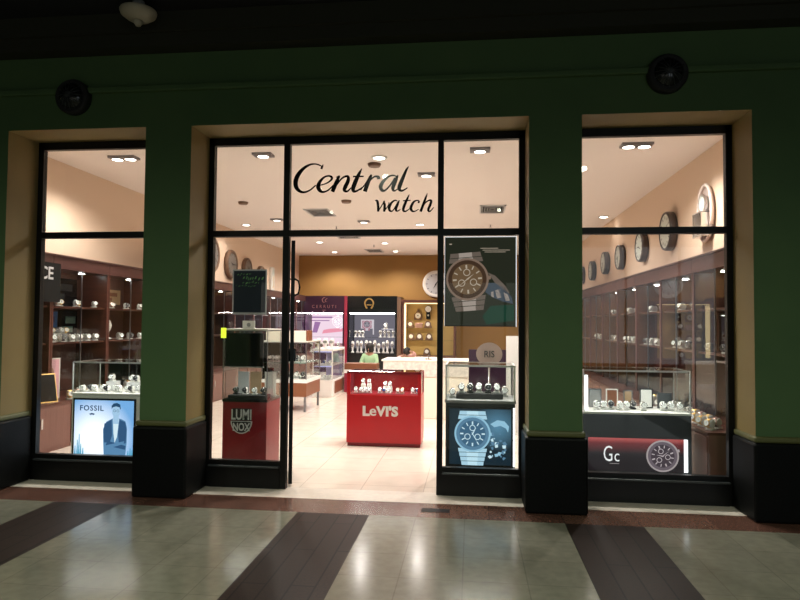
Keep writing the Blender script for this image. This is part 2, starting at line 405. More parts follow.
def vent(x, y, lab, sx=.25, sy=.42):
    t = thing('air_vent', (x, y, ZC-.02), lab, 'vent', 'air vents in the shop ceiling')
    f = MB(); 
    for a, b, c, d in ((-sx, sx, -sy, -sy+.03), (-sx, sx, sy-.03, sy), (-sx, -sx+.03, -sy, sy), (sx-.03, sx, -sy, sy)): f.box(a, b, c, d, 0, .02, 'lightgrey')
    f.build('vent_frame', t)
    s = MB()
    for q in range(1, 5):
        k = 1-q/5; s.box(-sx*k, sx*k, -sy*k-.01, -sy*k+.01, .004, .016, 'grey').box(-sx*k, sx*k, sy*k-.01, sy*k+.01, .004, .016, 'grey').box(-sx*k-.008, -sx*k+.008, -sy*k, sy*k, .004, .016, 'grey').box(sx*k-.008, sx*k+.008, -sy*k, sy*k, .004, .016, 'grey')
    s.build('louvres', t); MB().box(-sx+.02, sx-.02, -sy+.02, sy-.02, .016, .0195, 'black_matte').build('duct', t)
vent(-3.12, 12.7, 'square louvred air vent low in the sign pane, below the letter n'); vent(.40, 12.55, 'square louvred air vent in the pane right of the sign')
vent(-3.05, 19.6, 'louvred air vent nearest the ochre back wall'); vent(-3.25, 16.45, 'louvred air vent just below the transom over the doorway', .3, .2)
for x, y, l in [(-2.33, 11.5, 'small dark oval ceiling sensor under the letter t of the sign'), (-1.39, 8.84, 'small dark ceiling sensor above the letter a of the sign'), (-4.32, 11.5, 'small dark ceiling sensor left of the sign pane')]:
    tag(MB().lathe([(.08, 0), (.095, .03), (.095, .045)], 'bronze', 20).build('ceiling_sensor'), l, 'sensor', 'ceiling sensors').location = (x, y, ZC-.045)
for x, y, l in [(-3.2, 14.65, 'tiny sprinkler head low in the sign pane'), (-2.85, 18.2, 'tiny sprinkler head over the doorway'), (.42, 14.6, 'tiny sprinkler head in the pane right of the sign')]:
    tag(MB().lathe([(.03, 0), (.03, .006), (.008, .01), (.012, .05), (.03, .055)], 'dark_steel', 12).build('sprinkler'), l, 'sprinkler', 'ceiling sprinklers').location = (x, y, ZC-.055)

# ================= THE SIGN =================
SIGN = [('C',[[(-1.458,3.088,0.0189),(-1.447,3.113,0.0151),(-1.439,3.132,0.0057)],[(-1.454,3.113,0.0076),(-1.479,3.127,0.0114),(-1.519,3.138,0.0114),(-1.573,3.132,0.017),(-1.637,3.094,0.0265),(-1.687,3.036,0.036),(-1.711,2.973,0.0378),(-1.705,2.914,0.0341),(-1.669,2.874,0.0246),(-1.624,2.863,0.017),(-1.565,2.884,0.0123),(-1.511,2.93,0.0114)]]),('e',[[(-1.496,2.925,0.0095),(-1.456,2.931,0.0095),(-1.407,2.946,0.0104),(-1.363,2.974,0.0151),(-1.352,3.001,0.0208),(-1.378,3.018,0.0151),(-1.423,3.009,0.0151),(-1.465,2.97,0.0246),(-1.486,2.92,0.0341),(-1.471,2.879,0.0284),(-1.438,2.862,0.017),(-1.387,2.879,0.0123),(-1.338,2.927,0.0095)]]),('n',[[(-1.309,3.003,0.0076),(-1.278,3.014,0.0132),(-1.299,2.975,0.0265),(-1.323,2.917,0.0322),(-1.345,2.863,0.0322)],[(-1.326,2.898,0.0114),(-1.274,2.97,0.0132),(-1.231,3.006,0.0151),(-1.193,3.008,0.0227),(-1.193,2.964,0.0303),(-1.218,2.911,0.0322),(-1.227,2.877,0.0265),(-1.199,2.865,0.0151),(-1.161,2.9,0.0095)]]),('t',[[(-1.057,3.085,0.0057),(-1.084,3.035,0.0246),(-1.113,2.972,0.0341),(-1.139,2.904,0.0341),(-1.136,2.867,0.0246),(-1.102,2.869,0.0151),(-1.034,2.912,0.0095)],[(-1.144,3.008,0.0132),(-1.039,3.008,0.0114)]]),('r',[[(-1.068,2.874,0.0076),(-1.015,2.946,0.0095),(-0.981,3.004,0.0114),(-0.965,3.018,0.0132),(-0.984,2.974,0.0265),(-1.007,2.917,0.0322),(-1.027,2.86,0.0322)],[(-1.007,2.922,0.0095),(-0.966,2.979,0.0123),(-0.928,3.005,0.0151),(-0.897,2.999,0.0227),(-0.893,2.978,0.0284)]]),('a',[[(-0.724,3.002,0.0095),(-0.754,3.012,0.0132),(-0.797,3.001,0.0151),(-0.848,2.956,0.0265),(-0.873,2.908,0.0322),(-0.859,2.871,0.0246),(-0.828,2.87,0.0151),(-0.777,2.923,0.0123),(-0.734,2.989,0.0132)],[(-0.707,3.015,0.0095),(-0.724,2.975,0.0265),(-0.748,2.917,0.0303),(-0.754,2.879,0.0246),(-0.738,2.863,0.0132),(-0.699,2.888,0.0076)]]),('l',[[(-0.604,3.096,0.0057),(-0.627,3.06,0.0189),(-0.662,2.978,0.0284),(-0.69,2.907,0.0322),(-0.69,2.873,0.0246),(-0.661,2.864,0.0151),(-0.613,2.891,0.0076)]]),('w',[[(-0.927,2.77,0.0057),(-0.906,2.767,0.0189),(-0.896,2.717,0.0208),(-0.895,2.664,0.0189)],[(-0.895,2.669,0.0085),(-0.862,2.721,0.0085),(-0.833,2.769,0.0114)],[(-0.843,2.766,0.0095),(-0.833,2.726,0.0208),(-0.837,2.663,0.0189)],[(-0.837,2.668,0.0076),(-0.799,2.721,0.0076),(-0.79,2.754,0.0076)]]),('a',[[(-0.711,2.763,0.0076),(-0.732,2.771,0.0114),(-0.766,2.749,0.017),(-0.789,2.701,0.0227),(-0.78,2.671,0.017),(-0.751,2.675,0.0095),(-0.703,2.758,0.0095)],[(-0.692,2.772,0.0076),(-0.707,2.734,0.0189),(-0.724,2.686,0.0208),(-0.71,2.667,0.0114),(-0.679,2.685,0.0057)]]),('t',[[(-0.596,2.826,0.0047),(-0.619,2.776,0.0189),(-0.645,2.714,0.0227),(-0.653,2.675,0.0189),(-0.63,2.664,0.0114),(-0.592,2.689,0.0057)],[(-0.657,2.766,0.0095),(-0.583,2.769,0.0076)]]),('c',[[(-0.51,2.743,0.0151),(-0.502,2.758,0.0114),(-0.521,2.768,0.0095),(-0.555,2.751,0.017),(-0.58,2.699,0.0227),(-0.568,2.667,0.017),(-0.54,2.664,0.0095),(-0.506,2.683,0.0057)]]),('h',[[(-0.424,2.833,0.0057),(-0.44,2.788,0.017),(-0.464,2.721,0.0208),(-0.487,2.659,0.0208)],[(-0.475,2.692,0.0076),(-0.44,2.745,0.0095),(-0.407,2.766,0.0132),(-0.386,2.76,0.0189),(-0.397,2.72,0.0208),(-0.414,2.677,0.0189),(-0.399,2.661,0.0114),(-0.361,2.699,0.0057)]])]
t = thing('shop_sign', (-1.03, 5.958, 2.65), 'large black brush script shop name lettered on the upper glass over the doorway', 'sign')
for ch, strokes in SIGN:
    g = MB()
    for k, s_ in enumerate(strokes): g.ribbon([(a_, b_, c_*1.22) for a_, b_, c_ in s_], 5.9575+k*.0005, .002, 'black_gloss')
    g.build('letter', t, Matrix.Translation(-t.location))
# ================= WATCHES ON STANDS =================
def make_watch(strap, case, dial, stand, tall=False):
    """a wristwatch closed round a small cuff stand, facing -y, base at z=0"""
    t = bpy.data.objects.new('display_watch', None); COL.objects.link(t); t.empty_display_size = .02
    k = 1.25
    s = MB()
    s.bbox(-.022*k, .022*k, -.020*k, .022*k, 0, .010*k, stand, .002)
    s.lathe([(.021*k, -.016*k), (.025*k, -.010*k), (.025*k, .010*k), (.021*k, .016*k)], stand, 16, Matrix.Translation((0, 0, .036*k)) @ Matrix.Rotation(pi/2, 4, 'Y'))
    s.box(-.008*k, .008*k, -.006*k, .012*k, .008*k, .03*k, stand)
    s.build('cuff_stand', t)
    b = MB(); n = 16
    for i in range(n):
        a0, a1 = 2*pi*i/n, 2*pi*(i+1)/n; q = .0265*k; w0 = (.0085+.002*cos(a0))*k; w1 = (.0085+.002*cos(a1))*k; th = .003*k
        def pt(a, r, x): return (x, -r*cos(a), .036*k+r*sin(a))
        b.add([pt(a0, q, -w0), pt(a0, q, w0), pt(a1, q, w1), pt(a1, q, -w1), pt(a0, q+th, -w0), pt(a0, q+th, w0), pt(a1, q+th, w1), pt(a1, q+th, -w1)],
              [(4, 5, 6, 7), (0, 3, 2, 1), (0, 4, 7, 3), (1, 2, 6, 5)], strap)
    b.build('strap', t)
    tilt = Matrix.Translation((0, -.027*k, .040*k)) @ Matrix.Rotation(R(-12), 4, 'X') @ Matrix.Rotation(pi/2, 4, 'X')
    c = MB().lathe([(.019*k, 0), (.0215*k, .003*k), (.0215*k, .007*k), (.0175*k, .010*k), (.0165*k, .0085*k)], case, 20, tilt)
    c.cyl((0, 0, 0), .1, .1, case) if False else None
    for sx in (-1, 1): c.box(-.003*k, .003*k, -.002*k, .002*k, 0, .004*k, case, M=tilt @ Matrix.Translation((sx*.0225*k, 0, .004*k)))
    c.build('watch_case', t)
    d = MB().lathe([(.0168*k, .0087*k), (.0168*k, .0093*k)], dial, 20, tilt)
    hc = 'dial_black' if dial == 'dial_white' else 'dial_white'
    d.box(-.0008*k, .0008*k, 0, .012*k, .0093*k, .0098*k, hc, M=tilt).box(-.0008*k, .009*k, -.0008*k, .0008*k, .0093*k, .0098*k, hc, M=tilt)
    d.build('dial', t)
    return t
STY = {'steel': ('steel', 'steel', 'dial_white', 'white'), 'black': ('black_strap', 'dark_steel', 'dial_black', 'white'), 'gold': ('gold', 'gold', 'dial_white', 'offwhite'),
       'leather': ('leather', 'rose', 'dial_white', 'offwhite'), 'blue': ('steel', 'steel', 'dial_blue', 'white'), 'dark': ('dark_steel', 'steel', 'dial_black', 'black_matte'), 'bright': ('white', 'steel', 'dial_white', 'white')}
SWORD = {'steel': 'steel wristwatch', 'black': 'black wristwatch', 'gold': 'gold wristwatch', 'leather': 'brown wristwatch', 'blue': 'blue wristwatch',
         'dark': 'charcoal wristwatch', 'bright': 'white wristwatch'}
PROTO = {}
def watch(style, x, y, z, label, group, rz=0, sc=1.0, wrap=True):
    if style not in PROTO:
        PROTO[style] = o = make_watch(*STY[style])
    else: o = copy_tree(PROTO[style])
    o.location = (x, y, z); o.rotation_euler = (0, 0, rz); o.scale = (sc, sc, sc)
    tag(o, SWORD[style]+', '+label, 'watch', group); return o
def watch_row(styles, xs, y, z, where, group, sc=1.0, rz=0):
    n = len(styles)
    for i, s_ in enumerate(styles):
        yy = y[i] if isinstance(y, (list, tuple)) else y; zz = z[i] if isinstance(z, (list, tuple)) else z
        watch(s_, xs[i], yy, zz, ORD[i]+' from the left '+where, group, rz+random.uniform(-.1, .1), sc)

# picture of a wristwatch, drawn as thin layered printing on a panel facing -y
def watch_picture(g, cx, cz, r, y, c, tilt=0, links=(3, 3), sub=True, hands=(60, 300)):
    """c: case, bezel, dial, marks, strap, strap2"""
    T = Matrix.Translation((cx, 0, cz)) @ Matrix.Rotation(-tilt, 4, 'Y') @ Matrix.Translation((-cx, 0, -cz))
    l = .0008
    for sgn, nl in ((1, links[0]), (-1, links[1])):
        for k in range(nl):
            w = r*(.80-.06*k); z0 = cz+sgn*r*(.80+.24*k); z1 = cz+sgn*r*(.80+.24*(k+1)-.03)
            g.plate([(cx-w, z0), (cx+w, z0), (cx+w*.95, z1), (cx-w*.95, z1)], y-l, l, c[4], T)
            g.plate([(cx-w*.42, z0), (cx+w*.42, z0), (cx+w*.42, z1), (cx-w*.42, z1)], y-2*l, l, c[5], T)
    g.disc(cx, cz, r, y-3*l, l, c[0], 40, M=T); g.plate([(cx+r*.95, cz-r*.1), (cx+r*1.1, cz-r*.08), (cx+r*1.1, cz+r*.08), (cx+r*.95, cz+r*.1)], y-2*l, l, c[0], T)
    g.disc(cx, cz, r*.90, y-4*l, l, c[1], 40, M=T); g.disc(cx, cz, r*.72, y-5*l, l, c[2], 40, M=T)
    for k in range(12):
        a = k*pi/6; s_, e_, w = r*.50, r*.68, r*(.055 if k % 3 else .08); ca, sa = cos(a), sin(a)
        g.plate([(cx+s_*ca-w*sa/2, cz+s_*sa+w*ca/2), (cx+e_*ca-w*sa/2, cz+e_*sa+w*ca/2), (cx+e_*ca+w*sa/2, cz+e_*sa-w*ca/2), (cx+s_*ca+w*sa/2, cz+s_*sa-w*ca/2)], y-6*l, l, c[3], T)
    if sub:
        for a in (90, 210, 330):
            g.ring(cx+r*.32*cos(R(a)), cz+r*.32*sin(R(a)), r*.13, r*.17, y-6*l, l, c[3], 16, T)
    for a, L, w in ((hands[0], .42, .07), (hands[1], .58, .05)):
        ca, sa = cos(R(a)), sin(R(a)); L *= r; w *= r
        g.plate([(cx-w*sa/2, cz+w*ca/2), (cx+L*ca, cz+L*sa), (cx+w*sa/2, cz-w*ca/2), (cx-.2*L*ca, cz-.2*L*sa)], y-7*l, l, c[3], T)
def glass_case(t, x0, x1, y0, y1, z0, z1, bar='steel', br=.006, name='glass_case', shelf=None):
    g = MB(); q = .006
    g.box(x0, x1, y0, y0+q, z0, z1, 'case_glass').box(x0, x1, y1-q, y1, z0, z1, 'case_glass').box(x0, x0+q, y0+q, y1-q, z0, z1, 'case_glass').box(x1-q, x1, y0+q, y1-q, z0, z1, 'case_glass').box(x0, x1, y0, y1, z1, z1+q, 'case_glass')
    g.build(name, t)
    f = MB()
    for x in (x0, x1):
        for y in (y0, y1): f.box(x-br, x+br, y-br, y+br, z0, z1, bar)
    for y in (y0, y1): f.box(x0, x1, y-br, y+br, z1-br, z1+br, bar)
    for x in (x0, x1): f.box(x-br, x+br, y0, y1, z1-br, z1+br, bar)
    f.build('case_frame', t)

# ---- radial glow picture for the blue lightbox ----
def glow_mat(name, c0, c1, center, rad, s, zdark=None):
    M = bpy.data.materials.new(name); M.use_nodes = True; nt = M.node_tree; b = nt.nodes['Principled BSDF']
    b.inputs['Base Color'].default_value = (0, 0, 0, 1)
    tc = nt.nodes.new('ShaderNodeTexCoord'); vs = nt.nodes.new('ShaderNodeVectorMath'); vs.operation = 'DISTANCE'; vs.inputs[1].default_value = center
    mp = nt.nodes.new('ShaderNodeMapping'); mp.inputs['Scale'].default_value = (1, 0, 1)
    rp = nt.nodes.new('ShaderNodeMapRange'); rp.inputs[1].default_value = 0; rp.inputs[2].default_value = rad
    mx = nt.nodes.new('ShaderNodeMix'); mx.data_type = 'RGBA'; mx.inputs['A'].default_value = (*c0, 1); mx.inputs['B'].default_value = (*c1, 1)
    nt.links.new(tc.outputs['Object'], mp.inputs[0]); nt.links.new(mp.outputs[0], vs.inputs[0]); nt.links.new(vs.outputs['Value'], rp.inputs[0]); nt.links.new(rp.outputs[0], mx.inputs[0])
    nt.links.new(mx.outputs['Result'], b.inputs['Emission Color']); b.inputs['Emission Strength'].default_value = s; b.inputs['Roughness'].default_value = .2
    MT[name] = M

# ---- 1. stand with the blue man picture, left window ----
t = thing('display_stand', (-3.87, 6.65, 0), 'white stand with a glowing blue picture of a suited man behind the left window', 'display stand')
MB().bbox(-.41, .41, -.25, .25, 0, .80, 'white', .008).build('body', t)
MB().bbox(-.42, .42, -.26, .26, .80, .82, 'white', .006).build('tray_top', t)
MB().box(-.385, .325, -.262, -.25, .135, .765, 'black_gloss').build('picture_frame', t)
glow_mat('blue_glow', (1, 1, 1), (.12, .28, .52), (-.10, 0, .19), .46, 1.6)
g = MB().box(-.365, .305, -.266, -.262, .155, .745, 'blue_glow').build('lit_picture', t)
e = MB(); emis('suit_blue', (.035, .10, .22), 1); emis('suit_light', (.11, .26, .46), 1); emis('face_blue', (.40, .62, .85), 1); emis('hair_blue', (.02, .07, .15), 1); emis('shirt_blue', (.72, .9, 1), 1); emis('ink_blue', (.01, .06, .16), 1); emis('city_blue', (.10, .42, .62), 1)
yb = -.266
mx_, mz = .115, 0
e.plate([(-.02, .155), (-.03, .30), (-.035, .44), (0, .52), (.07, .555), (.16, .555), (.215, .53), (.235, .46), (.235, .30), (.22, .155)], yb-.001, .001, 'suit_light')
e.plate([(-.03, .42), (-.02, .50), (.06, .545), (.07, .38), (.045, .30), (-.02, .30)], yb-.002, .001, 'suit_blue')
e.plate([(.15, .545), (.215, .52), (.232, .44), (.225, .30), (.15, .28), (.135, .40)], yb-.002, .001, 'suit_blue')
e.plate([(.075, .55), (.145, .55), (.125, .36), (.10, .30), (.085, .40)], yb-.0025, .0005, 'shirt_blue')
e.plate([(.08, .50), (.14, .50), (.14, .60), (.08, .60)], yb-.003, .0005, 'face_blue')
e.disc(.11, .63, .045, yb-.0035, .0005, 'face_blue', 20, .062)
e.plate([(.06, .655), (.058, .69), (.08, .715), (.12, .722), (.155, .705), (.162, .665), (.155, .65), (.15, .675), (.11, .685), (.072, .675)], yb-.004, .0005, 'hair_blue')
for sx in (.093, .13): e.ring(sx, .638, .011, .014, yb-.0045, .0005, 'hair_blue', 12)
e.plate([(.0, .27), (.22, .23), (.225, .27), (.02, .32)], yb-.0035, .0005, 'suit_blue'); e.plate([(.01, .23), (.2, .29), (.21, .32), (.0, .27)], yb-.004, .0005, 'suit_light')
e.build('suited_man_print', t)
for qq in ([(-.36, .10), (-.335, .16), (-.315, .22), (-.295, .12), (-.27, .08)], [(.24, .06), (.265, .09), (.285, .07)]):
    e = MB(); e.plate([(qq[0][0], .156), (qq[-1][0]+.02, .156), (qq[-1][0]+.02, .17), (qq[0][0], .17)], yb-.001, .0005, 'city_blue')
    for x0, h in qq: e.plate([(x0, .156), (x0+.02, .156), (x0+.015, .156+h), (x0+.008, .156+h*1.05)], yb-.001, .0008, 'city_blue')
    e.build('skyline_print', t)
text_part('FOSSIL', 'lettering', t, -.17, yb-.002, .635, .078, 'ink_blue', .001, .0015, 0, 1.05, spacing=1.15)
MB().plate([(-.20, .60), (-.175, .585), (-.165, .598), (-.15, .585), (-.13, .60), (-.165, .61)], yb-.002, .001, 'ink_blue').build('wing_mark', t)
glass_case(t, -.405, .405, -.25, .25, .822, 1.15, 'lightgrey', .005)
MB().box(-.395, .395, -.235, -.21, 1.138, 1.144, 'lightgrey', dict(bottom='case_led')).build('light_strip', t)
wb = 'in the glass case above the blue man picture'
watch_row(['steel', 'black', 'bright', 'bright', 'black', 'steel', 'bright', 'steel', 'black', 'bright', 'bright'], [-4.22+.071*i for i in range(11)], [6.50+(i % 2)*.05 for i in range(11)], .8225, wb, 'front row watches in the left case', .95)
for i, (x, h, s_) in enumerate([(-3.99, .10, 'steel'), (-3.75, .09, 'bright'), (-3.70, .09, 'black'), (-3.535, .13, 'bright')]):
    if i != 2: tag(MB().bbox(x-.05 if i != 1 else -3.80, x+.05 if i != 1 else -3.65, 6.64, 6.76, .8225, .8225+h, ['lightgrey', 'lightgrey', '', 'white'][i], .004).build('display_block'), ['small grey riser block left of centre in the case above the blue man picture', 'wider grey riser block in the middle of the case above the blue man picture', '', 'white riser block at the right end of the case above the blue man picture'][i], 'riser', 'riser blocks in the left case')
    watch(s_, x-.01, 6.70, .8235+h, ['standing on the small grey riser at left in the left window case', 'left one on the middle riser in the left window case', 'right one on the middle riser in the left window case', 'on the tall white riser at the right of the left window case'][i], 'raised watches in the left case', 0, 1.0)

# ---- 2. red tall case at the left of the entrance ----
t = thing('tall_display_case', (-2.42, 6.84, 0), 'red tall display case with a shield badge and dark head panel, left of the doorway', 'display case')
MB().bbox(-.25, .24, -.24, .23, 0, .735, 'dark_red', .006).build('body', t)
MB().box(-.255, .245, -.245, .235, .735, .762, 'black_gloss').build('rim', t)
glass_case(t, -.25, .24, -.24, .23, .763, 1.50, 'dark_steel', .004)
MB().box(-.235, .185, -.228, -.20, 1.115, 1.475, 'flat_black').build('head_panel', t)
MB().box(-.25, .245, -.245, .235, 1.507, 1.522, 'offwhite').build('top_shelf', t)
MB().box(-.275, -.222, -.262, -.246, 1.42, 1.53, 'lime_led').build('lime_light', t)
MB().box(-.2, .18, -.19, -.17, 1.10, 1.112, 'lightgrey', dict(bottom='case_led')).build('light_strip', t)
bx = -.035
MB().plate([(bx-.108, .665), (bx+.108, .665), (bx+.108, .535), (bx-.108, .535)], -.247, .007, 'black_matte').build('shield', t)
hp = [(bx+.120*cos(a_), .530+.135*sin(a_)) for a_ in [-pi+pi*k/16 for k in range(17)]]
MB().plate(hp, -.250, .010, 'lightgrey').build('shield_rim', t); MB().plate([(bx+(x-bx)*.87, .524+(z-.530)*.87) for x, z in hp], -.2525, .003, 'black_matte').build('shield_field', t)
text_part('LUMI', 'lettering', t, bx, -.2495, .548, .155, 'lightgrey', .003, .003, 0, .68)
text_part('NOX', 'lettering', t, bx, -.2545, .430, .115, 'lightgrey', .003, .003, 0, .72)
tag(MB().bbox(-2.64, -2.22, 6.66, 6.86, .7635, .80, 'black_matte', .006).build('watch_tray'), 'black tray holding dark watches inside the red tall case', 'tray')
watch_row(['dark', 'black', 'steel', 'dark'], [-2.58, -2.475, -2.37, -2.265], 6.76, .8005, 'on the black tray in the red tall case', 'watches in the red tall case', 1.0)
for k, (x, c, l) in enumerate([(-2.585, 'lightgrey', 'frosted grey card standing at the left in the red tall case'), (-2.44, 'tan', 'brownish picture card standing in the middle of the red tall case'), (-2.27, 'offwhite', 'bright white card standing at the right in the red tall case')]):
    tag(MB().box(x-.065, x+.065, 6.99, 6.998, .7635, 1.03, c).box(x-.065, x+.065, 6.998, 7.03, .7635, .772, c).build('display_card'), l, 'card', 'cards in the red tall case')
# small card and things on the top shelf
tag(MB().box(-2.50, -2.36, 6.70, 6.706, 1.5225, 1.61, 'white').disc(-2.43, 1.565, .022, 6.697, .003, 'grey').box(-2.50, -2.36, 6.706, 6.73, 1.5225, 1.53, 'white').build('logo_card'), 'small white card with a grey round mark on top of the red tall case', 'card')

# ---- 3. Dark poster on the left entrance pane ----
t = thing('window_notice', (-2.185, 6.01, 1.68), 'dark navy notice with green lettering hung behind the left entrance pane', 'notice')
MB().box(-.165, .182, -.004, .004, -.01, .435, 'lightgrey').build('border', t)
g = MB().box(-.152, .170, -.006, -.004, .01, .420, 'navy').build('sheet', t)
g = MB(); random.seed(3)
for r_, (z, h) in enumerate([(.385, .016), (.345, .028), (.305, .022), (.272, .012)]):
    x = random.uniform(-.14, -.05)
    while x < (.03, .13, .10, .05)[r_]:
        w_ = random.uniform(.006, .030); u_ = random.uniform(-.008, .008); k_ = h*random.uniform(.3, .6); g.plate([(x, z-k_+u_), (x+w_*.6, z-k_+u_+.004), (x+w_, z+k_+u_), (x+w_*.4, z+k_+u_-.003)], -.0075, .0012, 'green_ink'); x += w_+random.uniform(.002, .012)
g.build('green_marks', t)

# ---- 4. stand right of the doorway: lit blue watch picture ----
t = thing('display_stand', (.088, 6.65, 0), 'black stand with a lit blue watch picture right of the doorway', 'display stand')
MB().bbox(-.345, .345, -.25, .25, 0, .80, 'charcoal', .006).build('body', t)
MB().bbox(-.355, .355, -.26, .26, .80, .83, 'grey', .006).build('tray_top', t)
emis('pic_dark', (.015, .04, .07), 1); emis('pic_case', (.30, .55, .72), 1); emis('pic_bez', (.10, .22, .34), 1); emis('pic_dial', (.05, .13, .22), 1); emis('pic_mark', (.62, .82, .92), 1); emis('pic_strap', (.42, .66, .80), 1); emis('pic_strap2', (.55, .80, .92), 1)
glow_mat('teal_glow', (.13, .34, .52), (.010, .028, .045), (.17, 0, .38), .24, .75)
MB().box(-.325, .325, -.262, -.25, .175, .765, 'black_gloss').build('picture_frame', t)
MB().box(-.305, .305, -.266, -.262, .195, .745, 'teal_glow').build('lit_picture', t)
g = MB(); watch_picture(g, -.075, .500, .180, -.266, ('pic_case', 'pic_bez', 'pic_dial', 'pic_mark', 'pic_strap', 'pic_strap2'), 0, (2, 4))
g.plate([(.10, .60), (.17, .64), (.24, .63), (.285, .58), (.275, .52), (.255, .56), (.20, .585), (.14, .57)], -.2675, .0008, 'pic_case')
random.seed(21)
for k in range(26):
    x_, z_ = random.uniform(.10, .25), random.uniform(.26, .52); q_ = random.uniform(.010, .026); a_ = random.uniform(0, 3)
    g.plate([(x_+q_*cos(a_+j_*1.4)*random.uniform(.6, 1.3), z_+q_*sin(a_+j_*1.4)*random.uniform(.6, 1.3)) for j_ in range(4)], -.2678-k*.00008, .0006, random.choice(['pic_case', 'pic_strap', 'pic_bez', 'pic_bez', 'pic_mark']))
g.build('watch_print', t)
MB().box(.325, .342, -.268, -.252, .185, .76, 'tube_white').build('edge_light', t)
glass_case(t, -.34, .34, -.25, .25, .832, 1.175, 'white', .008)
MB().box(-.32, .32, -.235, -.21, 1.160, 1.166, 'lightgrey', dict(bottom='case_led')).build('light_strip', t)
tag(MB().bbox(-.155, .32, 6.50, 6.72, .8325, .885, 'black_matte', .006).build('watch_tray'), 'black tray holding steel watches in the case right of the doorway', 'tray')
watch_row(['steel', 'dark', 'bright', 'dark', 'steel'], [-.10, -.01, .08, .17, .26], 6.6, .8855, 'on the black tray right of the doorway', 'watches on the black tray right of the doorway', 1.25)
watch('steel', -.195, 6.62, .8325, 'standing alone left of the black tray right of the doorway', 'loose watches right of the doorway', 0, 1.2)
watch('bright', .35, 6.80, .8325, 'standing alone behind the black tray right of the doorway', 'loose watches right of the doorway', 0, 1.3)

# ---- 5. big dark watch poster above it ----
t = thing('hanging_poster', (.082, 6.12, 1.57), 'large dark poster of a bronze watch hung behind the right entrance pane', 'poster')
emis('poster_dark', (.020, .022, .014), 1); emis('poster_green', (.012, .045, .028), 1); emis('pw_case', (.20, .135, .10), 1); emis('pw_bez', (.055, .03, .018), 1); emis('pw_dial', (.14, .085, .045), 1); emis('pw_mark', (.42, .34, .26), 1); emis('pw_strap', (.13, .10, .08), 1); emis('pw_strap2', (.34, .28, .24), 1); emis('pw_blue', (.05, .065, .085), 1)
MB().box(-.345, .345, 0, .02, 0, .87, 'black_frame').build('backing', t)
MB().box(-.33, .33, -.004, 0, .01, .86, 'poster_dark').build('poster_sheet', t)
l = MB(); l.box(.337, .345, -.008, 0, 0, .87, 'poster_led').box(-.34, .34, -.008, 0, .863, .87, 'poster_led').box(-.345, -.341, -.008, 0, 0, .87, 'poster_led'); l.build('edge_light', t)
g = MB()
for q, m_ in [([(.02, .10), (.10, .20), (.32, .21), (.32, .06), (.06, .02)], 'poster_green'), ([(.06, .42), (.14, .42), (.22, .38), (.30, .28), (.31, .22), (.22, .24), (.12, .28), (.05, .33)], 'pw_blue'), ([(.07, .52), (.14, .49), (.24, .39), (.28, .32), (.24, .33), (.14, .42)], 'pw_strap'), ([(.14, .35), (.19, .36), (.20, .28), (.16, .27)], 'pw_strap2'), ([(.22, .33), (.26, .31), (.28, .25), (.24, .25)], 'pw_strap2'), ([(.10, .33), (.125, .34), (.13, .28), (.105, .29)], 'pw_strap2')]:
    g.plate(q, -.006, .0015, m_)
watch_picture(g, -.125, .455, .205, -.007, ('pw_case', 'pw_bez', 'pw_dial', 'pw_mark', 'pw_strap', 'pw_strap2'), .08, (2, 3), hands=(35, 215))
for k, w_ in enumerate((.17, .26, .20)): g.box(0.0+.02*k, .02*k+w_, -.006, -.005, .752-.018*k, .757-.018*k, 'pw_mark')
g.box(-.30, -.275, -.006, -.005, .79, .80, 'pw_mark').build('watch_print', t)

# ---- 6. stand in the right window with the red and black lit picture ----
t = thing('display_stand', (1.60, 6.65, 0), 'black stand with a red and black lit picture in the right window', 'display stand')
MB().bbox(-.51, .51, -.25, .25, 0, .725, 'charcoal', .006).build('body', t)
MB().box(-.51, .51, -.262, .26, .725, .745, 'white').build('tray_top', t)
M = bpy.data.materials.new('red_glow'); M.use_nodes = True; nt = M.node_tree; b = nt.nodes['Principled BSDF']; b.inputs['Base Color'].default_value = (.02, .01, .012, 1); b.inputs['Roughness'].default_value = .15
tc = nt.nodes.new('ShaderNodeTexCoord'); sp = nt.nodes.new('ShaderNodeSeparateXYZ'); rp = nt.nodes.new('ShaderNodeValToRGB')
mr = nt.nodes.new('ShaderNodeMapRange'); mr.inputs[1].default_value = 0; mr.inputs[2].default_value = .31
rp.color_ramp.elements[0].color = (.010, .008, .010, 1); rp.color_ramp.elements[0].position = .55; rp.color_ramp.elements[1].color = (.42, .075, .07, 1); el = rp.color_ramp.elements.new(.86); el.color = (.13, .012, .015, 1)
nt.links.new(tc.outputs['Object'], sp.inputs[0]); nt.links.new(sp.outputs['Z'], mr.inputs[0]); nt.links.new(mr.outputs[0], rp.inputs[0]); nt.links.new(rp.outputs[0], b.inputs['Emission Color']); b.inputs['Emission Strength'].default_value = 1; MT['red_glow'] = M
MB().box(-.46, .435, -.262, -.25, .18, .495, 'red_glow').build('lit_picture', t)
emis('gc_white', (.9, .9, .9), 1); emis('gc_case', (.42, .36, .36), .9); emis('gc_bez', (.13, .10, .12), 1); emis('gc_dial', (.05, .035, .045), 1); emis('gc_mark', (.50, .42, .44), 1); emis('gc_strap', (.30, .15, .15), 1)
g = MB(); g2 = (.235, .335)
watch_picture(g, *g2, .152, -.264, ('gc_case', 'gc_bez', 'gc_dial', 'gc_mark', 'gc_case', 'gc_strap'), .35, (0, 0), hands=(150, 20))
g.build('watch_print', t)
text_part('G', 'lettering', t, -.275, -.266, .272, .215, 'gc_white', .002, -.001, 0, .62); text_part('c', 'lettering', t, -.192, -.266, .272, .165, 'gc_white', .002, -.001, 0, .80)
MB().box(-.26, -.17, -.266, -.264, .248, .252, 'gc_case').build('underline', t)
MB().box(.435, .468, -.266, -.25, .185, .495, 'tube_white').build('edge_light', t)
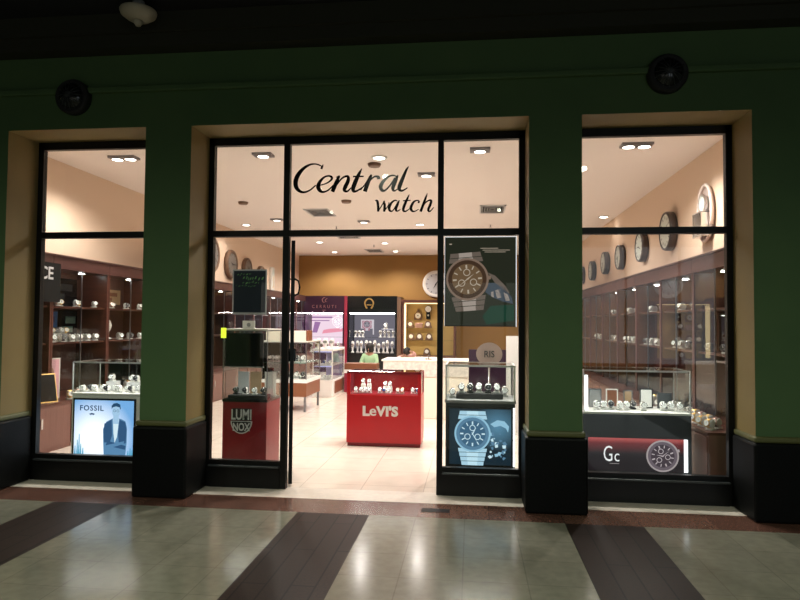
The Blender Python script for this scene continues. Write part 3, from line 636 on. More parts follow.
glass_case(t, -.50, .50, -.25, .25, .746, 1.15, 'lightgrey', .005)
MB().box(-.495, -.46, -.24, -.22, .76, 1.10, 'tube_white').build('left_light', t)
MB().box(-.4, .48, -.24, -.215, 1.137, 1.143, 'lightgrey', dict(bottom='case_led')).build('light_strip', t)
CG = 'framed cards in the right window case'
for i, (x, w_, h, c, c2, l) in enumerate([(-.33, .13, .19, 'dark_steel', 'grey', 'dark framed grey card, leftmost in the case over the red lit picture'), (-.16, .12, .19, 'white', 'brown_box', 'white framed brown card, second in the case over the red lit picture'),
        (0, .09, .18, 'dark_steel', 'tan', 'narrow tan card in the middle of the case over the red lit picture'), (.18, .13, .20, 'black_gloss', 'white', 'bright white panel with black edges in the case over the red lit picture'), (.36, .14, .16, 'charcoal', 'charcoal', 'dark grey leaning card at the right of the case over the red lit picture')]):
    q = thing('framed_card', (1.60+x, 6.74, .7465), l, 'card', CG)
    MB().box(-w_/2, w_/2, 0, .012, 0, h, c).build('card_frame', q); MB().box(-w_/2+.012, w_/2-.012, -.003, 0, .012, h-.012, c2).build('card_face', q); MB().box(-.02, .02, .012, .06, 0, .01, c).build('foot', q)
wr = 'in the case over the red lit picture'
watch_row(['bright', 'steel', 'black', 'bright', 'steel', 'dark', 'steel', 'bright', 'bright', 'bright'], [1.25, 1.325, 1.40, 1.475, 1.55, 1.625, 1.70, 1.90, 1.975, 2.05], [6.58, 6.60, 6.62, 6.56, 6.60, 6.66, 6.56, 6.60, 6.6, 6.56], .7465, wr, 'watches in the right window case', 1.1)
for x, h, l in [(1.635, .09, 'left riser post in the case over the red lit picture'), (2.01, .0, '')]:
    if h: tag(MB().bbox(x-.03, x+.03, 6.80, 6.86, .7465, .7465+h, 'white', .004).build('display_block'), 'small white riser between the tan card and the white panel', 'riser'); watch('bright', x, 6.83, .7475+h, 'raised on the small white riser in the right window case', 'raised watches in the right window case')

# ---- 7. red counter in the middle of the doorway ----
t = thing('display_counter', (-1.125, 8.36, 0), 'bright red display counter with white lettering facing the doorway', 'counter')
MB().bbox(-.485, .485, -.24, .24, .045, .665, 'red_paint', .006).build('body', t)
MB().bbox(-.475, .475, -.22, .23, 0, .045, 'dark_red', .004).build('plinth', t)
c = MB(); c.box(-.485, .485, .225, .24, .665, .955, 'red_paint')
for sx in (-1, 1): c.box(min(sx*.485, sx*.44), max(sx*.485, sx*.44), -.24, -.222, .665, .955, 'red_paint')
c.box(-.485, .485, -.24, -.222, .935, .965, 'dark_red'); c.build('case_surround', t)
glass_case(t, -.475, .475, -.225, .222, .667, .955, 'dark_red', .006)
MB().box(-.43, .43, -.215, -.19, .938, .946, 'lightgrey', dict(bottom='case_led')).build('light_strip', t)
MB().box(-.46, .46, -.21, .21, .666, .672, 'dark_red').build('case_floor', t)
LX = [('L', -.232, .165, 1.12), ('e', -.14, .165, 1.1), ('V', -.035, .165, 1.05), ('I', .047, .165, 1.05), ("'", .085, .165, 1.05), ('S', .145, .165, 1.08)]
for ch, x, s_, sx in LX: text_part(ch, 'letter', t, x, -.243, .40, s_*(1.12 if ch == 'e' else 1), 'white', .004, .003 if ch == 'e' else .0085, 0, sx)
wl = 'in the glass top of the red counter'
watch_row(['bright', 'steel', 'bright', 'steel', 'bright', 'blue', 'steel', 'leather', 'gold', 'bright', 'blue'], [-1.52, -1.45, -1.39, -1.335, -1.20, -1.14, -1.08, -.96, -.90, -.76, -.70], 8.28, .6725, wl, 'front row watches in the red counter', .95)
for i, (x, h) in enumerate([(-1.44, .10), (-1.36, .10), (-1.14, .07), (-1.08, .07)]):
    tag(MB().bbox(x-.03, x+.03, 8.37, 8.43, .6725, .6725+h, 'offwhite', .004).build('display_block'), 'off-white riser block, %s from the left in the red counter' % ORD[i], 'riser', 'riser blocks in the red counter')
    watch(['bright', 'steel', 'steel', 'bright'][i], x, 8.40, .6735+h, 'raised, %s from the left in the red counter' % ORD[i], 'raised watches in the red counter', 0, .95)
# ================= WALL CABINETS =================
UY = [6.30+1.27*i for i in range(12)]
def cabinet(s, y0):
    """one bay of the wall cabinet run, length 1.27 along y; s=-1 left wall, +1 right wall"""
    wx = XL if s < 0 else XR
    L = 1.262; top = 2.455 if s < 0 else 2.376
    fx = wx-s*.50; bx = wx-s*.80
    t = thing('wall_cabinet', (wx, y0, 0), None, None)
    def B(g, a, b, y_0, y_1, z0, z1, m):      # a, b: distance out of the wall
        xa, xb = sorted((-s*a, -s*b)); return g.box(xa, xb, y_0, y_1, z0, z1, m)
    g = MB(); B(g, .002, .79, 0, L, 0, .56, 'wood_panel'); B(g, .002, .80, 0, L, .56, .585, 'wood'); g.build('base_cabinet', t)
    for k in range(2):
        g = MB(); B(g, .79, .806, .012+k*L/2, L/2-.012+k*L/2, .05, .54, 'wood_panel'); d = g.build('door', t)
        g = MB(); B(g, .806, .818, (L/2-.09 if k == 0 else L/2+.06), (L/2-.06 if k == 0 else L/2+.09), .30, .42, 'steel'); h = g.build('handle', t); h.parent = d; h.location = h.location-d.location
    g = MB(); B(g, .002, .02, 0, L, .585, top, 'wood_back'); g.build('back_panel', t)
    g = MB(); B(g, .02, .50, 0, .03, .585, top-.18, 'wood'); B(g, .02, .50, L-.03, L, .585, top-.18, 'wood'); g.build('side_panel', t)
    g = MB(); B(g, .02, .51, 0, L, top-.18, top-.02, 'wood_dark'); B(g, .002, .53, 0, L, top-.02, top, 'wood_dark'); g.build('header', t)
    for z in (1.28, 1.76):
        g = MB(); B(g, .02, .46, .03, L-.03, z, z+.025, 'wood'); g.build('shelf', t)
    g = MB(); B(g, .485, .491, .03, L-.03, .60, top-.19, 'case_glass'); B(g, .48, .496, L/2-.006, L/2+.006, .585, top-.18, 'dark_steel'); g.build('glass_door', t)
    for yy in (L*.25, L*.75):
        xa = -s*.27; MB().cyl((xa, yy, top-.19), .035, .008, 'case_led', seg=14).build('cabinet_light', t)
    return t
CL = {}
NEAR = ['nearest the glass', 'second from the glass', 'third from the glass', 'fourth from the glass', 'fifth from the glass', 'sixth from the glass', 'seventh from the glass', 'eighth from the glass', 'ninth from the glass', 'tenth from the glass', 'last before the back wall']
for s in (-1, 1):
    side = 'left' if s < 0 else 'right'
    for i in range(11):
        if s not in CL: CL[s] = o = cabinet(s, UY[i])
        else: o = copy_tree(CL[s]); o.location.y = UY[i]
        tag(o, 'red-brown wood cabinet with glass doors on the %s wall, %s' % (side, NEAR[i]), 'cabinet', 'wood cabinets along the %s wall' % side)
# posters on the cabinets' backs
def back_poster(s, y0, y1, z0, z1, m_, label, m2=None):
    xw = (XL+.021) if s < 0 else (XR-.021); q = .012
    t = thing('back_poster', (xw, (y0+y1)/2, z0), label, 'poster', 'posters inside the wall cabinets'); w_ = (y1-y0)/2; h = z1-z0
    xa, xb = sorted((0, -s*q)); MB().box(xa, xb, -w_, w_, 0, h, m_).build('panel', t)
    if m2:
        xa, xb = sorted((-s*q, -s*(q+.003))); g = MB().box(xa, xb, -w_*.7, w_*.5, h*.25, h*.45, m2).box(xa, xb, -w_*.3, w_*.8, h*.55, h*.8, m2); g.build('print', t)
    return t
back_poster(-1, 6.36, 7.20, 1.80, 2.22, 'charcoal', 'dark sign board with pale letters CE at the far left of the left window', None)
t = thing('lettered_board', (XL+.56, 7.34, 1.83), 'grey-green board with white letters hung on the cabinet behind the left window frame', 'sign')
MB().box(-.02, 0, -.42, .30, 0, .50, 'flat_black').build('board', t)
# letters CE read from the aisle: rotate to face +x
def text_x(body, name, parent, x, y, z, size, m_, s, bold=.003, sx=1):
    o = text_part(body, name, parent, 0, 0, 0, size, m_, .003, bold, 0, sx)
    o.data.transform(Matrix.Translation((x, y, z)) @ Matrix.Rotation(R(90 if s < 0 else -90), 4, 'Z')); return o
text_x('CE', 'lettering', t, .003, .02, .29, .22, 'lightgrey', -1, .004)
back_poster(-1, 7.62, 8.78, 1.80, 2.20, 'black_gloss', 'black glossy panel over the shelf, second cabinet on the left wall', 'charcoal')
back_poster(-1, 7.70, 8.35, 1.38, 1.72, 'blue_card', 'blue picture card behind the left window shelf', 'dial_blue')
back_poster(-1, 8.38, 8.80, 1.32, 1.74, 'black_gloss', 'black card beside the blue picture behind the left window', 'teal_glass')
back_poster(-1, 8.95, 9.95, 1.86, 2.10, 'tan', 'tan strip poster high on the left wall cabinets', 'brown_box')
back_poster(1, 6.5, 7.4, 1.34, 1.74, 'brown_box', 'brown poster in the right wall cabinet by the glass', 'wood_back')
back_poster(1, 7.75, 8.7, 1.34, 1.74, 'brown_box', 'brown poster in the second right wall cabinet', 'wood_back')
back_poster(1, 7.75, 8.7, 1.82, 2.1, 'tan', 'beige panel high in the second right wall cabinet', 'grey')
back_poster(1, 9.0, 9.95, 1.36, 1.74, 'grey', 'grey poster in the third right wall cabinet', 'violet')
back_poster(1, 9.0, 9.95, .65, 1.2, 'violet', 'violet and pink poster low in the third right wall cabinet', 'pink')
back_poster(1, 10.2, 11.3, .65, 1.2, 'tan', 'tan poster low in the fourth right wall cabinet', 'offwhite')
back_poster(1, 10.25, 11.3, 1.34, 1.74, 'green_sheet', 'pale green poster in the fourth right wall cabinet', 'charcoal')
back_poster(1, 11.5, 12.5, 1.34, 1.74, 'green_sheet', 'pale green poster in the fifth right wall cabinet', 'teal_glass')
back_poster(1, 11.5, 12.5, 1.82, 2.12, 'offwhite', 'white poster high in the fifth right wall cabinet', 'grey')
back_poster(1, 12.8, 13.7, 1.82, 2.12, 'offwhite', 'white poster high in the sixth right wall cabinet', 'lightgrey')
back_poster(1, 12.8, 13.7, .65, 1.2, 'pink', 'pink poster low in the sixth right wall cabinet', 'violet')
# watches standing in the cabinets
random.seed(11)
def side_watches(s, unit, z, n, depth, row, styles, sc=1.2, y0=.12, y1=1.14, simple=False):
    wx = XL if s < 0 else XR
    for k in range(n):
        st = random.choice(styles); y = UY[unit]+y0+(y1-y0)*(k+.5)/n+random.uniform(-.006, .006); x = wx-s*(depth+(-.055 if k % 2 else .05)+random.uniform(-.008, .008))
        if s < 0 and ((z < .6 and 7.0 < y < 8.12) or (1.2 < z < 1.4 and 9.0 < y < 9.3)): continue
        watch(st, x, y, z+.0008, '%s on the %s of the %s cabinet %s' % (ORD[k], row, 'left' if s < 0 else 'right', NEAR[unit]), '%s wall %s watches' % ('left' if s < 0 else 'right', row), (R(60) if s < 0 else R(-60)), sc)
ST = ['steel', 'gold', 'black', 'leather', 'bright', 'bright', 'steel']
for u in (0, 1): side_watches(-1, u, 1.305, 11 if u == 1 else 9, .36, 'middle shelf', ST, 1.35)
side_watches(-1, 2, 1.305, 7, .36, 'middle shelf', ST, 1.3)
side_watches(-1, 3, 1.305, 5, .36, 'middle shelf', ST, 1.3)
for u in (1, 2, 3): side_watches(-1, u, 1.785, 5, .36, 'top shelf', ST, 1.2)
for u in (0, 1, 2): side_watches(-1, u, .585, 7, .66, 'wide ledge', ['gold', 'leather', 'gold', 'steel'], 1.3)
side_watches(1, 0, .585, 10, .66, 'wide ledge', ['gold', 'steel', 'leather', 'gold'], 1.35)
side_watches(1, 1, .585, 6, .66, 'wide ledge', ['gold', 'steel', 'bright'], 1.3)
for u in (0, 1, 2, 3, 4, 5): side_watches(1, u, 1.305, (5, 8, 7, 7, 6, 5)[u], .34, 'middle shelf', ['steel', 'bright', 'dark', 'black'], 1.25)
for u in (1, 2, 3, 4): side_watches(1, u, 1.785, 4, .34, 'top shelf', ['steel', 'bright', 'black'], 1.2)
for u, (ya, yb_) in ((0, (6.95, 7.45)), (1, (7.66, 8.36))):
    tag(MB().bbox(XL+.12, XL+.24, ya, yb_, 1.3055, 1.40, 'offwhite', .004).build('display_block'), 'long off-white riser on the middle shelf of the left cabinet '+NEAR[u], 'riser')
    n_ = 5 if u == 0 else 7
    for k in range(n_): watch(['gold', 'bright', 'steel', 'gold', 'black', 'bright', 'gold'][k], XL+.18, ya+(yb_-ya)*(k+.5)/n_, 1.401, '%s along the riser on the middle shelf, left cabinet %s' % (ORD[k], NEAR[u]), 'watches on the left shelf risers', R(60), 1.25)
for k, (x_, y_, z_) in enumerate([(-5.13, 7.62, .5858), (-5.13, 7.76, .5858), (-5.13, 7.90, .5858), (-5.24, 7.98, .5858)]):
    watch(['gold', 'leather', 'gold', 'steel'][k], x_, y_, z_, '%s behind the gold edged card on the left ledge' % ORD[k], 'watches by the leaning cards', R(50), 1.5)
# tall things on the left ledge
t = thing('leaning_card', (-5.16, 7.25, .5855), 'dark framed card with a gold edge leaning on the left ledge', 'card', rz=R(62))
Tq = Matrix.Rotation(R(-14), 4, 'X')
MB().box(-.12, .12, 0, .012, 0, .36, 'gold', M=Tq).build('card_frame', t); MB().box(-.108, .108, -.004, 0, .014, .346, 'black_gloss', M=Tq).build('card_face', t); MB().tube([(0, .07, .25), (0, .14, .006)], .006, 'black_gloss').build('strut', t)
t = thing('leaning_card', (-5.42, 7.62, .5855), 'tall pale pink portrait card standing on the left ledge', 'card', rz=R(62))
MB().box(-.14, .14, 0, .012, 0, .52, 'offwhite').build('card_frame', t); g = MB().box(-.125, .125, -.003, 0, .015, .505, 'pink'); g.disc(0, .33, .06, -.005, .002, 'skin', 20, .08); g.plate([(-.11, .02), (.11, .02), (.08, .2), (0, .25), (-.08, .2)], -.005, .002, 'brown_box'); g.build('card_face', t)
MB().box(-.03, .03, .012, .10, 0, .01, 'offwhite').build('foot', t)
t = thing('watch_bust', (-5.58, 9.15, 1.306), 'white sculpted display bust with black base on the left shelf', 'display', rz=R(60))
MB().lathe([(.07, 0), (.075, .02), (.03, .04), (.025, .10), (.06, .16), (.075, .22), (.05, .29), (.01, .32)], 'white', 20).build('bust', t); MB().cyl((0, 0, 0), .085, .012, 'black_gloss').build('base', t)

# ================= CLOCKS =================
def round_clock(loc, r, dep, s, label, group, rim='rim_dark', face='clock_face', back=False, hm=(10, 2)):
    """wall clock; s=-1 faces +x (on the left wall), +1 faces -x, back: faces -y"""
    t = thing('wall_clock', loc, label, 'clock', group, rz=0 if back else (R(90) if s < 0 else R(-90)))
    Mx = Matrix.Rotation(pi/2, 4, 'X')      # local z -> -y
    MB().lathe([(r*.9, 0), (r, dep*.1), (r, dep*.8), (r*.96, dep), (r*(.88 if s > 0 else .78), dep), (r*(.86 if s > 0 else .76), dep*.9)], rim, 40, Mx, cap1=False).build('rim', t)
    f = MB().lathe([(r*.87, dep*.85), (r*.87, dep*.9)], face, 40, Mx)
    yy = -dep*.9
    for k in range(12):
        a = k*pi/6; f.plate([(r*.62*cos(a)-r*.02*sin(a), r*.62*sin(a)+r*.02*cos(a)), (r*.76*cos(a)-r*.02*sin(a), r*.76*sin(a)+r*.02*cos(a)), (r*.76*cos(a)+r*.02*sin(a), r*.76*sin(a)-r*.02*cos(a)), (r*.62*cos(a)+r*.02*sin(a), r*.62*sin(a)-r*.02*cos(a))], yy-.003, .003, 'dial_black')
    f.build('clock_face', t)
    for hh, L, w_ in ((hm[0], .42, .05), (hm[1], .62, .035)):
        a = R(90-hh*30); L *= r; w_ *= r; ca, sa = cos(a), sin(a)
        MB().plate([(-w_*sa, w_*ca), (L*ca, L*sa), (w_*sa, -w_*ca), (-.15*L*ca, -.15*L*sa)], yy-.012, .004, 'dial_black').build('hand', t)
    return t
RC = 'round clocks high on the right wall'
cl = [(9.93, 3.02, .285), (11.44, 2.96, .25), (13.05, 2.95, .24), (14.48, 2.97, .24), (16.0, 2.92, .23), (17.5, 2.93, .22)]
for i, (y, z, r) in enumerate(cl):
    round_clock((XR, y, z), r*1.04, .12, 1, '%s round clock high on the right wall counted from the glass' % ORD[i], RC, 'rim_dark', 'clock_face', hm=(10-i, 2+i*1.7))
LC = 'round clocks high on the left wall'
for i, (y, z, r) in enumerate([(13.55, 3.10, .42), (14.75, 2.99, .35), (15.85, 2.97, .29), (16.95, 2.90, .25)]):
    round_clock((XL, y, z), r, .10, -1, '%s round clock high on the left wall counted from the glass' % ORD[i], LC, 'bronze', 'mirror_grey', hm=(9+i*.6, 4-i))
t = thing('wall_clock', (XL, 17.95, 2.9), 'slim pale pendulum clock on the left wall beyond the round ones', 'clock', rz=R(90))
MB().bbox(-.14, .14, -.08, 0, -.38, .30, 'offwhite', .02).build('clock_body', t); MB().disc(0, .14, .10, -.086, .006, 'clock_face').build('clock_face', t); MB().box(-.006, .006, -.088, -.082, -.28, .02, 'gold').disc(0, -.28, .035, -.09, .006, 'gold').build('pendulum', t)
t = round_clock((-1.18, YB, 2.90), .45, .06, 0, 'white round clock on the ochre back wall at the right of the doorway', None, 'offwhite', 'lightgrey', True, (7, 1))
# ornate crystal clock on the right wall
t = thing('wall_clock', (XR, 8.45, 3.04), 'tall oval pale crystal clock with a glass pendulum box, nearest on the right wall', 'clock', rz=R(-90))
pts = [(.24*cos(2*pi*k/40), .36*sin(2*pi*k/40)) for k in range(40)]
MB().tube([(x, -.05, z) for x, z in pts], .022, 'crystal', 8, True).build('oval_frame', t)
MB().disc(0, 0, .225, -.03, .03, 'blush', 36, .345).build('backboard', t)
MB().ring(0, .12, .10, .125, -.09, .03, 'steel', 28).disc(0, .12, .10, -.07, .03, 'clock_face', 28).build('clock_face', t)
g = MB(); 
for x in (-.15, .15): g.box(x-.008, x+.008, -.15, -.05, -.30, 0, 'steel')
g.box(-.158, .158, -.15, -.04, -.01, .006, 'steel').box(-.158, .158, -.15, -.04, -.31, -.295, 'steel').build('pendulum_box', t)
MB().box(-.145, .145, -.147, -.143, -.295, -.01, 'case_glass').build('pendulum_glass', t)
MB().box(-.005, .005, -.10, -.095, -.2, 0, 'gold').disc(0, -.2, .035, -.102, .008, 'gold').build('pendulum', t)

# ================= BACK OF THE SHOP =================
def back_cabinet(x0, x1, head, frame, label, inner):
    t = thing('brand_cabinet', ((x0+x1)/2, 20.45, 0), label, 'cabinet'); w_ = (x1-x0)/2; y = -.45
    MB().box(-w_, w_, y+.02, .45, 0, .62, frame).build('base', t)
    MB().box(-w_, w_, y, .45, 1.905, 2.45, head).build('header', t)
    g = MB().box(-w_, -w_+.06, y+.02, .45, .62, 1.905, frame); g.build('side_panel', t); g = MB().box(w_-.06, w_, y+.02, .45, .62, 1.905, frame); g.build('side_panel', t)
    MB().box(-w_+.06, w_-.06, .40, .45, .62, 1.905, inner).build('back_panel', t)
    MB().box(-w_+.06, w_-.06, -.35, .40, 1.10, 1.12, 'case_glass').build('shelf', t)
    MB().box(-w_+.08, w_-.08, y+.04, y+.08, 1.88, 1.903, 'case_led').build('light_strip', t)
    return t
t = back_cabinet(-5.42, -4.07, 'purple_dark', 'purple_dark', 'dark purple brand cabinet with a lit pink picture, left of the back wall', 'pink')
text_part('CERRUTI', 'lettering', t, 0, -.453, 2.06, .14, 'rose', .003, .0, 0, 1, spacing=1.6); text_part('1881', 'lettering', t, 0, -.453, 1.96, .07, 'rose', .003, 0, 0, 1)
g = MB(); g.ribbon([(.04, 2.40, .01), (-.03, 2.38, .02), (-.06, 2.32, .025), (-.03, 2.25, .02), (.03, 2.25, .01)], -.453, .003, 'rose'); g.ribbon([(.11, 2.38, .01), (.05, 2.33, .02), (.04, 2.27, .015), (.10, 2.26, .008)], -.453, .003, 'rose'); g.build('swirl_mark', t)
emis('pic_pink', (.95, .74, .86), .95); emis('pic_violet', (.35, .18, .38), 1); emis('pic_white', (1, .93, .97), 1.15); emis('pic_rose', (.85, .32, .42), 1)
g = MB().box(-.60, .60, .36, .40, .90, 1.88, 'pic_pink'); g.box(-.6, .1, .357, .36, 1.74, 1.79, 'pic_violet').box(-.6, 0, .357, .36, 1.64, 1.67, 'pic_violet')
watch_picture(g, .28, 1.62, .18, .357, ('pic_white', 'pic_pink', 'pic_white', 'pic_violet', 'pic_white', 'pic_pink'), .5, (1, 3)); g.plate([(-.25, 1.22), (.5, 1.3), (.55, 1.42), (0, 1.38), (-.2, 1.34)], .356, .001, 'pic_rose'); g.plate([(-.58, 1.25), (-.42, 1.25), (-.3, 1.6), (-.5, 1.62)], .356, .001, 'pic_violet'); g.build('lit_picture', t)
t = back_cabinet(-3.97, -2.37, 'black_gloss', 'black_gloss', 'black brand cabinet with a gold horseshoe emblem, middle of the back wall', 'charcoal')
g = MB(); n_ = 18; P_ = []
for k in range(n_+1):
    a = R(-62+304*k/n_); P_.append((-.10+.14*cos(a)*(1 if sin(a) > 0 else .92), 2.20+.165*sin(a)))
g.ribbon([(x, z, .045) for x, z in P_], -.455, .004, 'gold'); g.box(-.18, -.02, -.454, -.451, 2.15, 2.185, 'gold').build('horseshoe_emblem', t)
emis('pic_grey', (.16, .15, .18), 1); emis('pic_silver', (.62, .58, .62), 1); emis('pic_mauve', (.42, .20, .25), 1)
g = MB().box(-.72, .72, .36, .40, .74, 1.88, 'pic_grey'); g.box(-.5, -.1, .357, .36, 1.40, 1.70, 'pic_silver').box(-.46, -.14, .355, .357, 1.42, 1.66, 'pic_mauve').box(-.1, -.06, .355, .36, 1.2, 1.7, 'pic_silver')
watch_picture(g, -.30, 1.54, .14, .355, ('pic_silver', 'pic_mauve', 'pic_grey', 'pic_silver', 'pic_mauve', 'pic_silver'), 0, (0, 3)); g.box(.2, .6, .30, .36, 1.37, 1.40, 'pic_silver'); g.build('lit_picture', t)
watch('bright', -2.77, 20.37, 1.4005, 'standing on the small bright ledge in the black brand cabinet', 'brand cabinet watches', 0, 2.4)
# maroon and brown posts between them
tag(MB().box(-4.065, -3.975, 19.93, 20.9, 0, 2.45, 'maroon').build('divider_post'), 'maroon upright post between the two brand cabinets', 'post')
tag(MB().box(-2.365, -2.24, 20.02, 20.9, 0, 2.42, 'bronze').build('divider_post'), 'dark brown upright post right of the horseshoe cabinet', 'post')
# white watch holders crowding the brand cabinets
def holder(x, y, z, h, label, group):
    global HP
    if HP is None:
        HP = bpy.data.objects.new('watch_holder', None); COL.objects.link(HP)
        MB().lathe([(.06, 0), (.055, .02), (.025, .05), (.035, .14), (.055, .22), (.05, .28), (.02, .31)], 'white', 14).build('pillar', HP)
        MB().lathe([(.042, 0), (.05, .008), (.05, .018), (.04, .022)], 'steel', 16, Matrix.Translation((0, -.045, .20)) @ Matrix.Rotation(pi/2, 4, 'X')).build('watch_head', HP)
        o = HP
    else: o = copy_tree(HP)
    o.location = (x, y, z); o.scale = (1, 1, h); tag(o, label, 'watch holder', group)
HP = None
random.seed(5)
for i in range(10): holder(-3.83+.142*i, 20.2+(i % 2)*.12, .6205, 1+.35*random.random(), 'white watch holder, %s from the left along the bottom of the horseshoe cabinet' % ORD[i], 'white holders in the horseshoe cabinet')
for i in range(4): holder(-2.98+.14*i, 20.6, 1.1205, .75, 'white watch holder, %s from the left on the glass shelf of the horseshoe cabinet' % ORD[i], 'upper holders in the horseshoe cabinet')
for i in range(3): holder(-3.80+.12*i, 20.55, 1.1205, .7, 'white watch holder, %s at the left end of the glass shelf of the horseshoe cabinet' % ORD[i], 'left upper holders in the horseshoe cabinet')
for i in range(6): holder(-5.2+.18*i, 20.2, .6205, 1.1, 'white watch holder, %s from the left at the bottom of the pink lit cabinet' % ORD[i], 'white holders in the pink lit cabinet')
# wooden clock cabinet, warmly lit
t = thing('clock_cabinet', (-1.45, 20.45, 0), 'wooden cabinet full of clocks glowing warm yellow at the right of the back wall', 'cabinet')
mat('gold_back', (.62, .42, .14), .5)
MB().box(-.77, .95, -.40, .45, 0, .55, 'wood').build('base', t); MB().box(-.79, .97, -.43, .45, 2.24, 2.33, 'wood').build('top', t)
MB().box(-.77, -.70, -.40, .45, .55, 2.24, 'wood').build('side_panel', t); MB().box(.88, .95, -.40, .45, .55, 2.24, 'wood').build('side_panel', t)
MB().box(-.70, .88, .38, .45, .55, 2.24, 'gold_back').build('back_panel', t)
for z in (1.02, 1.42): MB().box(-.70, .88, -.05, .38, z, z+.02, 'case_glass').build('shelf', t)
MB().box(-.68, .86, -.36, -.30, 2.215, 2.235, 'warm_led').box(-.695, -.675, -.3, .03, .6, 2.2, 'warm_led').build('light_strip', t)
def small_clock(kind, x, y, z, label):
    t = thing('pendulum_clock' if kind != 'mantel' else 'mantel_clock', (x, y, z), label, 'clock', 'small clocks in the warm lit cabinet')
    if kind == 'dark':
        MB().bbox(-.07, .07, 0, .06, -.27, .0, 'black_gloss', .01).build('case', t); MB().disc(0, .06, .115, -.02, .08, 'black_gloss').build('bezel', t); MB().disc(0, .06, .10, -.026, .006, 'dial_white').build('clock_face', t); MB().disc(0, -.15, .03, -.006, .006, 'dial_white').build('pendulum', t)
    elif kind == 'gothic':
        MB().plate([(-.12, -.12), (.12, -.12), (.13, .05), (.05, .14), (0, .26), (-.05, .14), (-.13, .05)], 0, .07, 'bronze').build('case', t); MB().disc(0, .02, .10, -.008, .008, 'gold').disc(0, .02, .088, -.014, .006, 'dial_white').build('clock_face', t)
        MB().disc(0, .02, .02, -.02, .006, 'dial_black').build('hand', t)
    else:
        MB().plate([(-.13, 0), (.13, 0), (.12, .04), (.09, .17), (.04, .23), (-.04, .23), (-.09, .17), (-.12, .04)], 0, .09, 'bronze').build('case', t); MB().disc(0, .12, .065, -.008, .008, 'dial_white').build('clock_face', t)
small_clock('gothic', -1.76, 20.75, 1.82, 'pointed bronze wall clock in the warm lit cabinet'); small_clock('dark', -1.42, 20.75, 2.0, 'black pendulum clock with a white face in the warm lit cabinet')
for i, (x, z, l) in enumerate([(-2.0, 1.4405, 'left mantel clock on the upper shelf of the warm lit cabinet'), (-1.42, 1.4405, 'right mantel clock on the upper shelf of the warm lit cabinet'), (-1.97, 1.0405, 'left mantel clock on the lower shelf of the warm lit cabinet'), (-1.70, 1.0405, 'middle mantel clock on the lower shelf of the warm lit cabinet'), (-1.38, 1.0405, 'right mantel clock on the lower shelf of the warm lit cabinet'), (-1.45, .5505, 'large mantel clock on the base of the warm lit cabinet')]): small_clock('mantel', x, 20.6, z, l)
tag(MB().bbox(-1.84, -1.60, 20.6, 20.72, 1.4405, 1.60, 'rose', .01).build('gift_box'), 'rose box under the pointed bronze clock in the warm lit cabinet', 'box')

# ---- free standing cases and counters in the aisle ----
t = thing('glass_display_case', (-3.31, 11.4, 0), 'dark glass display case with a brown band on thin legs, just inside the doorway', 'display case')
for x in (-.40, .37):
    for y in (-.38, .58): MB().box(x-.018, x+.018, y-.018, y+.018, 0, .28, 'dark_steel').build('leg', t)
MB().bbox(-.43, .40, -.41, .61, .27, .52, 'brown_box', .006).box(-.44, .41, -.42, .62, .515, .575, 'white').build('drawer_box', t)
glass_case(t, -.42, .39, -.40, .60, .576, 1.23, 'dark_steel', .008)
MB().box(-.41, .38, -.39, .59, .86, .872, 'teal_glass').build('shelf', t)
MB().box(-.44, .41, -.42, .62, 1.238, 1.26, 'offwhite').build('top', t)
tag(MB().bbox(-3.68, -2.945, 11.05, 11.35, 1.2605, 1.44, 'warm_white', .006).build('white_box'), 'long cream box lying on top of the dark glass display case', 'box')
tag(MB().bbox(-2.94, -2.905, 11.05, 11.35, 1.2605, 1.45, 'brown_box', .004).build('box_end'), 'brown end board standing against the long cream box', 'board')
watch_row(['black', 'steel', 'gold', 'black', 'steel', 'dark'], [-3.62, -3.5, -3.38, -3.26, -3.14, -3.02], 11.2, .577, 'low in the dark glass case inside the doorway', 'lower watches in the dark glass case', 1.6)
watch_row(['steel', 'black', 'gold', 'steel', 'black', 'bright'], [-3.62, -3.5, -3.38, -3.26, -3.14, -3.02], 11.2, .873, 'high in the dark glass case inside the doorway', 'upper watches in the dark glass case', 1.6)

t = thing('violet_display_case', (-3.17, 13.9, 0), 'white based display case with violet lit glass levels in the aisle', 'display case')
MB().bbox(-.22, .22, -.62, .68, 0, .36, 'white', .01).build('base', t)
MB().box(.221, .232, -.4, .55, .06, .32, 'brown_box').build('side_picture', t)
emis('violet_led', (.55, .55, 1), 1.2)
MB().box(-.19, .19, -.55, .60, .655, .675, 'lightgrey').build('shelf', t)
MB().box(-.19, .19, .55, .56, .37, .98, 'violet').build('back_panel', t)
MB().box(-.19, .19, -.58, -.565, .955, .97, 'violet_led').box(-.19, .19, -.58, -.565, .64, .652, 'violet_led').build('light_strip', t)
glass_case(t, -.21, .21, -.60, .66, .362, .985, 'white', .010)
MB().bbox(-.22, .22, -.61, .67, .992, 1.03, 'white', .006).build('top', t)
watch_row(['blue', 'bright', 'steel'], [-3.29, -3.17, -3.05], 13.5, .363, 'low in the violet lit display case', 'lower watches in the violet case', 1.3)
watch_row(['bright', 'blue', 'steel'], [-3.29, -3.17, -3.05], 13.5, .676, 'upper level of the violet lit display case', 'upper watches in the violet case', 1.3)
for i, x in enumerate((-3.32, -3.17, -3.03)): holder(x, 13.55, 1.0305, .7, 'white watch holder, %s from the left on top of the violet lit case' % ORD[i], 'holders on the violet lit case')

